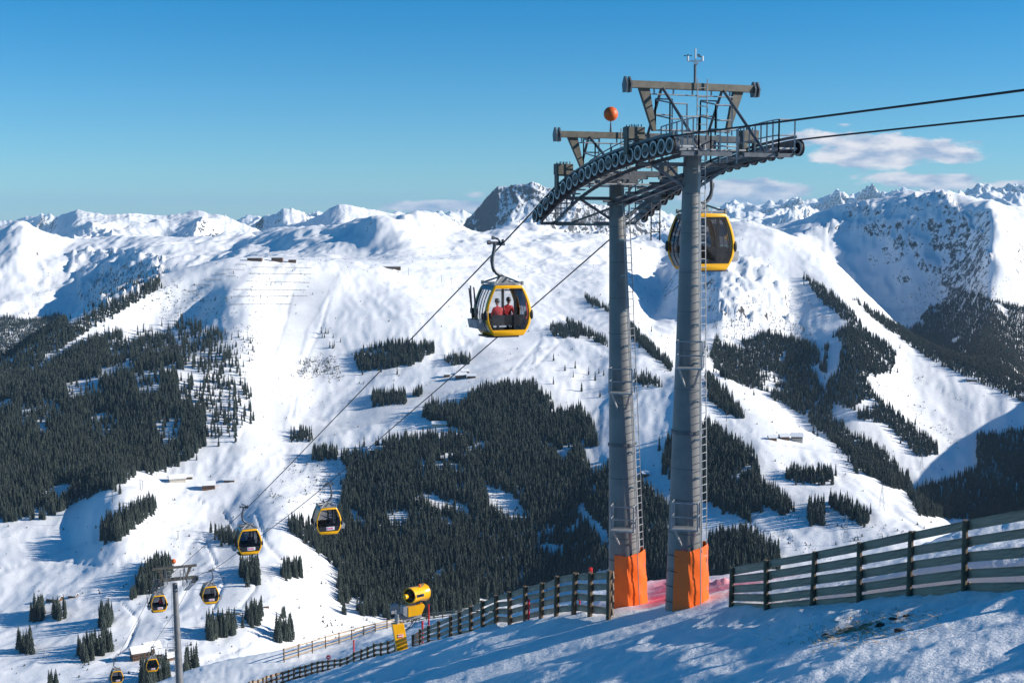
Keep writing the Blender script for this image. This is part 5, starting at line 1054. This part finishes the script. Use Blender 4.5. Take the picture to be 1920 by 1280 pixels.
# candidate sites: jittered lattice over the visible ground of each polygon
TREES = []
zc_l = np.maximum.accumulate(Zm / Ym, axis=0)         # visible where the view slope is the highest so far
vis = (Zm / Ym) >= zc_l - 0.004
VG = Grid(um, ym, vis.astype(float))
for fi, (lab, poly, dens, hr, la) in enumerate(FO):
    xs = [p_[0] for p_ in poly]; ys_ = [p_[1] for p_ in poly]
    sel = (PXm > min(xs) - 4) & (PXm < max(xs) + 4) & (PYm > min(ys_) - 4) & (PYm < max(ys_) + 4) & vis & (Ym > 900)
    if not sel.any(): continue
    x0, x1 = Xm[sel].min(), Xm[sel].max(); y0, y1 = Ym[sel].min(), Ym[sel].max()
    sp_m = (3.7 if dens >= .35 else 6.6) if min(hr) > 8 else 6.0
    area = (x1 - x0 + 1) * (y1 - y0 + 1); n = int(min(1500000, area / sp_m ** 2 * min(1.0, dens)))
    if dens > 1: n = int(n * dens)
    X = rng.uniform(x0, x1, n); Y = rng.uniform(y0, y1, n); Z = MID.z(X, Y); px, py = project(X, Y, Z)
    ok = in_poly(px + 3.5 * vnoise(px / 9, py / 9, 5), py + 3.5 * vnoise(px / 9, py / 9, 6), poly) & (VG.z(X, Y) > .5)
    if dens >= .5: ok |= in_poly(px + rng.normal(0, 9, n), py + rng.normal(0, 6, n), poly) & (rng.random(n) < .035) & (VG.z(X, Y) > .5)
    for c in CLEAR: ok &= ~in_poly(px, py, c)
    for c, pr_ in CLEAR2: ok &= ~(in_poly(px, py, c) & (rng.random(n) < pr_))
    if dens >= .5 and len(poly) > 7: ok &= (vnoise(X / 55, Y / 75, 66) + .5 * vnoise(X / 22, Y / 30, 67) > -.52)
    X, Y, Z = X[ok], Y[ok], Z[ok]
    if len(X) == 0: continue
    # minimum spacing on a lattice
    cell = {}; keep = []; md = 4.4 if dens >= .8 else (4.6 if dens > .3 else 6.0)
    for i in range(len(X)):
        kx = (int(X[i] // md), int(Y[i] // md))
        if kx in cell: continue
        cell[kx] = 1; keep.append(i)
    X, Y, Z = X[keep], Y[keep], Z[keep]; H_ = (hr[0] * .8 + (hr[1] * 1.08 - hr[0] * .8) * rng.beta(2.2, 1.8, len(X))) * (1 + .12 * vnoise(X / 60, Y / 60, 8))
    lar = rng.random(len(X)) < la
    for i in range(len(X)): TREES.append((X[i], Y[i], Z[i], H_[i], fi, lar[i]))
big = sorted(range(len(TREES)), key=lambda i: -TREES[i][3] / TREES[i][1])
cnt_f = {}
for i in range(len(TREES)): cnt_f[TREES[i][4]] = cnt_f.get(TREES[i][4], 0) + 1
singles = set(); 
for i in big:
    if len(singles) >= 285: break
    singles.add(i)
SRC = {}; EXTREME = {}
for fi in range(len(FO)):                       # the outermost and tallest of each clump can be told apart
    ix = [i for i in range(len(TREES)) if TREES[i][4] == fi]
    if len(ix) < 2 or len(ix) > 60: continue
    ax_ = [TREES[i][0] / TREES[i][1] for i in ix]; base = FO[fi][0].replace('tall spruce', 'spruce').replace('lone spruce', 'spruce')
    EXTREME[ix[int(np.argmax([TREES[i][3] / TREES[i][1] for i in ix]))]] = 'tallest ' + base
    EXTREME[ix[int(np.argmin(ax_))]] = 'leftmost ' + base; EXTREME[ix[int(np.argmax(ax_))]] = 'rightmost ' + base
for n_, i in enumerate(sorted(singles)):
    x, y, z, h, fi, la = TREES[i]; o = thing('spruce_tree', (x, y, z - .3), FO[fi][0], 'tree', 'spruces: ' + FO[fi][0]); o['label'] = EXTREME.get(i, FO[fi][0])
    w = h * random.uniform(.8, 1.05); v = random.randrange(len(CROWN)) if n_ >= len(CROWN) else n_
    o.rotation_euler = (random.uniform(-.03, .03), random.uniform(-.03, .03), random.uniform(0, 6.3)); o.scale = (w, w, h)
    c = bpy.data.objects.new('crown', CROWN[v]); COL.objects.link(c); c.parent = o
    t = bpy.data.objects.new('trunk', TRUNK); COL.objects.link(t); t.parent = o
    if v not in SRC: SRC[v] = c
def scatter(name, sites, sources, label):
    me = bpy.data.meshes.new(name); me.from_pydata([(s[0], s[1], s[2] - .3) for s in sites], [], [])
    sc = me.attributes.new('tree_scale', 'FLOAT_VECTOR', 'POINT'); hv = []
    for s in sites: w = s[3] * random.uniform(.74, 1.02); hv += [w, w, s[3]]
    sc.data.foreach_set('vector', hv); ro = me.attributes.new('tree_turn', 'FLOAT', 'POINT'); ro.data.foreach_set('value', [random.uniform(0, 6.3) for _ in sites])
    pk = me.attributes.new('tree_pick', 'INT', 'POINT'); pk.data.foreach_set('value', [random.randrange(len(sources)) for _ in sites])
    o = bpy.data.objects.new(name, me); COL.objects.link(o); setp(o, label, None, None, 'stuff')
    g = bpy.data.node_groups.new(name + '_nodes', 'GeometryNodeTree'); g.interface.new_socket('Geometry', in_out='INPUT', socket_type='NodeSocketGeometry'); g.interface.new_socket('Geometry', in_out='OUTPUT', socket_type='NodeSocketGeometry')
    gi = g.nodes.new('NodeGroupInput'); go = g.nodes.new('NodeGroupOutput'); ip = g.nodes.new('GeometryNodeInstanceOnPoints'); gti = g.nodes.new('GeometryNodeGeometryToInstance')
    for s in reversed(sources):
        oi = g.nodes.new('GeometryNodeObjectInfo'); oi.inputs['Object'].default_value = s; oi.inputs['As Instance'].default_value = False; oi.transform_space = 'ORIGINAL'; g.links.new(oi.outputs['Geometry'], gti.inputs[0])
    def na(nm, ty):
        n = g.nodes.new('GeometryNodeInputNamedAttribute'); n.data_type = ty; n.inputs[0].default_value = nm; return n.outputs[0]
    cx = g.nodes.new('ShaderNodeCombineXYZ'); g.links.new(na('tree_turn', 'FLOAT'), cx.inputs[2])
    g.links.new(gi.outputs[0], ip.inputs['Points']); g.links.new(gti.outputs[0], ip.inputs['Instance']); ip.inputs['Pick Instance'].default_value = True
    g.links.new(na('tree_pick', 'INT'), ip.inputs['Instance Index']); g.links.new(cx.outputs[0], ip.inputs['Rotation']); g.links.new(na('tree_scale', 'FLOAT_VECTOR'), ip.inputs['Scale']); g.links.new(ip.outputs[0], go.inputs[0])
    mod = o.modifiers.new('scatter', 'NODES'); mod.node_group = g; return o
rest = [TREES[i] for i in range(len(TREES)) if i not in singles]
scatter('spruce_forest', [t for t in rest if not t[5]], [SRC[k] for k in sorted(SRC)], 'dense dark green spruce forest covering the far slopes')
lr = [t for t in rest if t[5]]
if len(lr) > 2:
    x, y, z, h, fi, la = lr[0]; o = thing('larch_tree', (x, y, z - .3), 'bare brown larch on the shaded slope at the right', 'tree'); o.scale = (h, h, h)
    c = bpy.data.objects.new('crown', LARCH[0]); COL.objects.link(c); c.parent = o; t = bpy.data.objects.new('trunk', TRUNK); COL.objects.link(t); t.parent = o
    scatter('larch_forest', lr[1:], [c], 'bare brown larches between the spruces on the right slopes')
# low dwarf pines and boulders speckling the open slopes
BUSH = crown_mesh(300, 4, 6, .62); wgt = (np.clip(scrub - .03, 0, 1) ** 1.3 * vis * (Ym > 900) * (Ym < 5600) * (PXm > -60) * (PXm < 1980) * (Ym / 2000.0)).ravel()
ii = rng.choice(wgt.size, 15000, p=wgt / wgt.sum()); bs = []
for i in ii:
    x = float(Xm.ravel()[i]) + random.uniform(-6, 6); y = float(Ym.ravel()[i]) + random.uniform(-8, 8)
    if vnoise(np.array([x / 45]), np.array([y / 60]), 91)[0] < -.15: continue
    bs.append((x, y, float(MID.z(x, y)), random.uniform(1.0, 1.8) * (1 + random.random() ** 3 * 2.4), 0, 0))
x, y, z, h = bs[0][:4]; o = thing('dwarf_pine', (x, y, z - .2), 'low dark dwarf pine bush on the open snow', 'bush'); o.scale = (h * 1.2, h * 1.2, h); cb_ = bpy.data.objects.new('foliage', BUSH); COL.objects.link(cb_); cb_.parent = o
scatter('dwarf_pine_scrub', bs[1:], [cb_], 'dark dwarf pine scrub and stones speckling the open snow')
# spruces standing just outside the picture on the right: their shadows stripe the near snow
for i, (x, y, h) in enumerate(((29,23.5,7),(36,31,6.5),(41,27,9),(33,37.5,5),(48,20,8))):
    z = float(NEAR.z(x, y)); o = thing('spruce_tree', (x, y, z - .2), 'spruce standing beside the piste just outside the picture on the right', 'tree', 'spruces beside the near piste'); o.scale = (h, h, h); o.rotation_euler = (0, 0, i * 1.7)
    for me, nm in ((CROWN[i % 5], 'crown'), (TRUNK, 'trunk')): c = bpy.data.objects.new(nm, me); COL.objects.link(c); c.parent = o
# ------------------------------------------------------------------ buildings, barriers, masts on the mountain
def house(px, py, w, d, h, rot, label, wall='chalet_wall', storeys=2, rh=.35, cat='chalet', dist=None):
    q = MID.hit(px, py, 700); o = thing('mountain_chalet', q - Vector((0, 0, .5)), label, cat); R_ = Matrix.Rotation(rot, 3, 'Z')
    def T(x, y, z): return q + R_ @ Vector((x, y, z))
    MB().prism([T(-w/2, -d/2, -3), T(w/2, -d/2, -3), T(w/2, d/2, -3), T(-w/2, d/2, -3)], (0, 0, h + 3)).build('wall', M[wall], o)
    ov = 1.3; rz = d * rh
    gb = MB()
    for s in (-1, 1): gb.prism([T(s * w / 2 * .999, -d/2, h), T(s * w/2 * .999, d/2, h), T(s * w/2 * .999, 0, h + rz)], R_ @ Vector((-s * .3, 0, 0)))
    gb.build('gable', M['chalet_wall'], o)
    rf_ = MB()
    for s in (-1, 1): rf_.prism([T(-w/2 - ov, s * (d/2 + ov), h - ov * 2 * rh + .1), T(w/2 + ov, s * (d/2 + ov), h - ov * 2 * rh + .1), T(w/2 + ov, 0, h + rz + .1), T(-w/2 - ov, 0, h + rz + .1)], (0, 0, .55))
    ro = rf_.build('roof', M['roof_snow'], o)
    MB().prism([T(w*.2, d*.1, h), T(w*.2 + .9, d*.1, h), T(w*.2 + .9, d*.1 + .9, h), T(w*.2, d*.1 + .9, h)], (0, 0, rz + 1.2)).build('chimney', M['plaster'], ro)
    for s_ in range(storeys):
        z0 = h * (s_ + .35) / storeys
        for k in range(int(w // 3)):
            x = -w/2 + 1.7 + k * 3.0
            MB().prism([T(x - .6, -d/2 - .03, z0), T(x + .6, -d/2 - .03, z0), T(x + .6, -d/2 - .03, z0 + 1.2), T(x - .6, -d/2 - .03, z0 + 1.2)], R_ @ Vector((0, -.08, 0))).build('window', M['pane'], o)
        if s_: MB().prism([T(-w/2, -d/2 - 1.2, z0 - .8), T(w/2, -d/2 - 1.2, z0 - .8), T(w/2, -d/2, z0 - .8), T(-w/2, -d/2, z0 - .8)], (0, 0, .9)).build('balcony', M['chalet_wall'], o)
    return o
house(263,1234,17,12,8.5,.5,'three-storey chalet with balconies below the lower pylon',storeys=3)
house(284,1222,15,12,6,.6,'dark chalet with snowy roof just above the three-storey chalet')
house(303,1230,10,8,4.5,.3,'small brown chalet right of the three-storey chalet',storeys=1)
house(318,1236,9,7,4,.7,'small wooden hut between the chalets and the lower pylon foot',storeys=1)
house(102,1126,18,8,4,-.35,'long low barn with snowy roof at far left',storeys=1)
house(137,1119,9,6,3,-.2,'small shed right of the long barn',storeys=1)
house(436,1152,18,9,4,.1,'low barn with broad white roof above the broad tree clump',storeys=1,wall='plaster')
house(499,1138,6,5,3,.3,'tiny hut by the stream bend left of the forest',storeys=1)
house(391,916,19,13,7,.25,'brown mountain lodge in the middle of the lower left piste')
house(332,902,24,13,6,.4,'grey lift station at the upper end of the lower left piste',cat='lift station',wall='plaster',storeys=1)
house(352,897,14,7,4,.3,'long annex right of the grey lift station',storeys=1)
house(430,902,16,7,3,.0,'low hut right of the brown mountain lodge',storeys=1)
house(838,706,11,8,5,.1,'small orange-brown hut left of the mountain restaurant',storeys=1)
house(864,708,20,12,6,.15,'large mountain restaurant on the white central slope',cat='restaurant')
house(884,708,16,10,4,.0,'flat annex right of the mountain restaurant',storeys=1)
house(872,700,14,8,5,.2,'second hut behind the mountain restaurant',storeys=1)
house(706,849,26,13,6,.1,'wide lodge at the upper left edge of the central forest')
house(824,798,24,9,4,.05,'low piste building at the left foot of the upper forest',storeys=1,wall='plaster')
house(1494,826,17,12,8,-.1,'pale lodge on the crest of the right piste',wall='plaster')
house(1470,823,14,10,5,.1,'wide hut left of the pale lodge on the right piste',storeys=1)
house(1448,824,12,8,4,.1,'leftmost hut on the crest of the right piste',storeys=1)
house(1822,714,22,9,4,-.1,'low farm building on the sunny spur at the right',storeys=1)
house(1210,893,10,8,5,.2,'small hut in the snow between the pylon legs',storeys=1)
house(1218,921,12,7,4,.1,'low barn below the small hut between the pylon legs',storeys=1)
house(478,489,34,14,7,.0,'long dark summit station at the left end of the ridge top',cat='lift station',storeys=1,rh=.15)
house(520,490,26,14,9,.0,'summit restaurant in the middle of the ridge top',cat='restaurant',storeys=1,rh=.2)
house(548,492,18,12,7,.1,'right-hand hut of the ridge top buildings',cat='lift station',storeys=1,rh=.2)
house(735,504,44,12,6,.05,'long low lift station on the snowy saddle',cat='lift station',storeys=1,rh=.15)
def barrier(x0, x1, y0, y1, label):
    pts = [MID.hit(x, y0 + (y1 - y0) * (x - x0) / (x1 - x0), 1500) for x in np.linspace(x0, x1, max(4, int((x1 - x0) / 8)))]
    ys_ = np.interp(np.arange(len(pts)), *zip(*[(i, p.y) for i, p in enumerate(pts)])); pts = [Vector((p.x, p.y, p.z)) for p in pts]
    o = thing('avalanche_barrier', pts[0], label, 'barrier', 'avalanche barriers below the ridge top')
    for lv in (.9, 2.2):
        mb = MB()
        for a, b in zip(pts[:-1], pts[1:]): mb.bar(a + Vector((0, 0, lv)), b + Vector((0, 0, lv)), .3, .34)
        mb.build('rail', M['barrier'], o)
    for p in pts: MB().bar(p - Vector((0, 0, .5)), p + Vector((0, 0, 2.6)), .35, .35).build('post', M['barrier'], o)
for i, (x0, x1, y0, y1) in enumerate(((442,462,497,497),(419,457,506,507),(404,424,514,515),(425,442,518,519),(383,415,525,526),(362,396,535,536),(347,369,546,547))): barrier(x0, x1, y0, y1, 'dark avalanche barrier in the shade, number %s from the top of the row' % ('one','two','three','four','five','six','seven')[i])
for i, (x0, x1, y0, y1) in enumerate(((473,583,502,503),(467,583,514,515),(463,580,528,531),(437,573,544,545),(430,575,557,556),(430,545,572,571))): barrier(x0, x1, y0, y1, 'long thin avalanche barrier on the sunny slope, %s from the ridge' % ('first','second','third','fourth','fifth','sixth')[i])
def mast(px, py, h, label, arm=2.2):
    q = MID.hit(px, py, 900); o = thing('ski_lift_mast', q, label, 'mast', 'ski lift masts on the far pistes'); MB().tube([q - Vector((0, 0, 1)), q + Vector((0, 0, h))], [.5, .32], 8).build('column', M['steel'], o); MB().bar(q + Vector((-arm, 0, h)), q + Vector((arm, 0, h)), .4, .5).build('arm', M['steel'], o)
mast(489,572,22,'lift mast on the sunny barrier slope'); mast(464,637,16,'lift mast low on the sunny barrier slope'); mast(766,516,18,'left lift mast on the snowy saddle'); mast(828,528,16,'middle lift mast on the snowy saddle'); mast(846,533,14,'right lift mast on the snowy saddle'); mast(418,740,16,'lift mast among trees left of the steep piste'); mast(211,943,16,'lift mast below the left forest'); mast(263,918,14,'left lift mast by the grey station'); mast(268,917,13,'right lift mast by the grey station'); mast(1362,790,15,'lift mast on the upper right piste'); mast(334,1010,11,'lift mast on the lower left slope below the clump')
def power(px, py, h, label):
    q = MID.hit(px, py, 900); o = thing('power_pylon', q, label, 'power pylon', 'power pylons on the right slope'); mb = MB(); w = h * .09
    cs = [Vector((sx * w, sy * w, 0)) for sx, sy in ((-1,-1),(1,-1),(1,1),(-1,1))]
    for i in range(4):
        mb.tube([q + cs[i], q + Vector((0, 0, h))], .16, 4)
        for f0, f1 in ((0, .25), (.25, .5), (.5, .75)): mb.tube([q + cs[i] * (1 - f0) + Vector((0, 0, h * f0)), q + cs[(i + 1) % 4] * (1 - f1) + Vector((0, 0, h * f1))], .1, 4)
    mb.build('lattice', M['galv'], o)
    for f in (.72, .9): MB().bar(q + Vector((-h * .16, 0, h * f)), q + Vector((h * .16, 0, h * f)), .25).build('crossarm', M['galv'], o)
power(1653,958,38,'tall lattice power pylon on the sunny right slope'); power(1586,1016,34,'lattice power pylon lower down, just above the right fence'); power(1728,880,34,'lattice power pylon in the shade below the right spur')
# ------------------------------------------------------------------ haze
hz = MB().box((0, 20000, -250), (90000, 60000, 1940)); me = bpy.data.materials.new('haze_air'); me.use_nodes = True; t = me.node_tree; t.nodes.clear()
o_ = t.nodes.new('ShaderNodeOutputMaterial'); pv = t.nodes.new('ShaderNodeVolumePrincipled'); pv.inputs['Density'].default_value = 1.8e-5; pv.inputs['Color'].default_value = (0.42, 0.70, 1.0, 1); pv.inputs['Anisotropy'].default_value = 0.0
t.links.new(pv.outputs[0], o_.inputs['Volume'])
hz.build('haze', me, kind='stuff', label='thin blue air between the near slope and the far mountains')
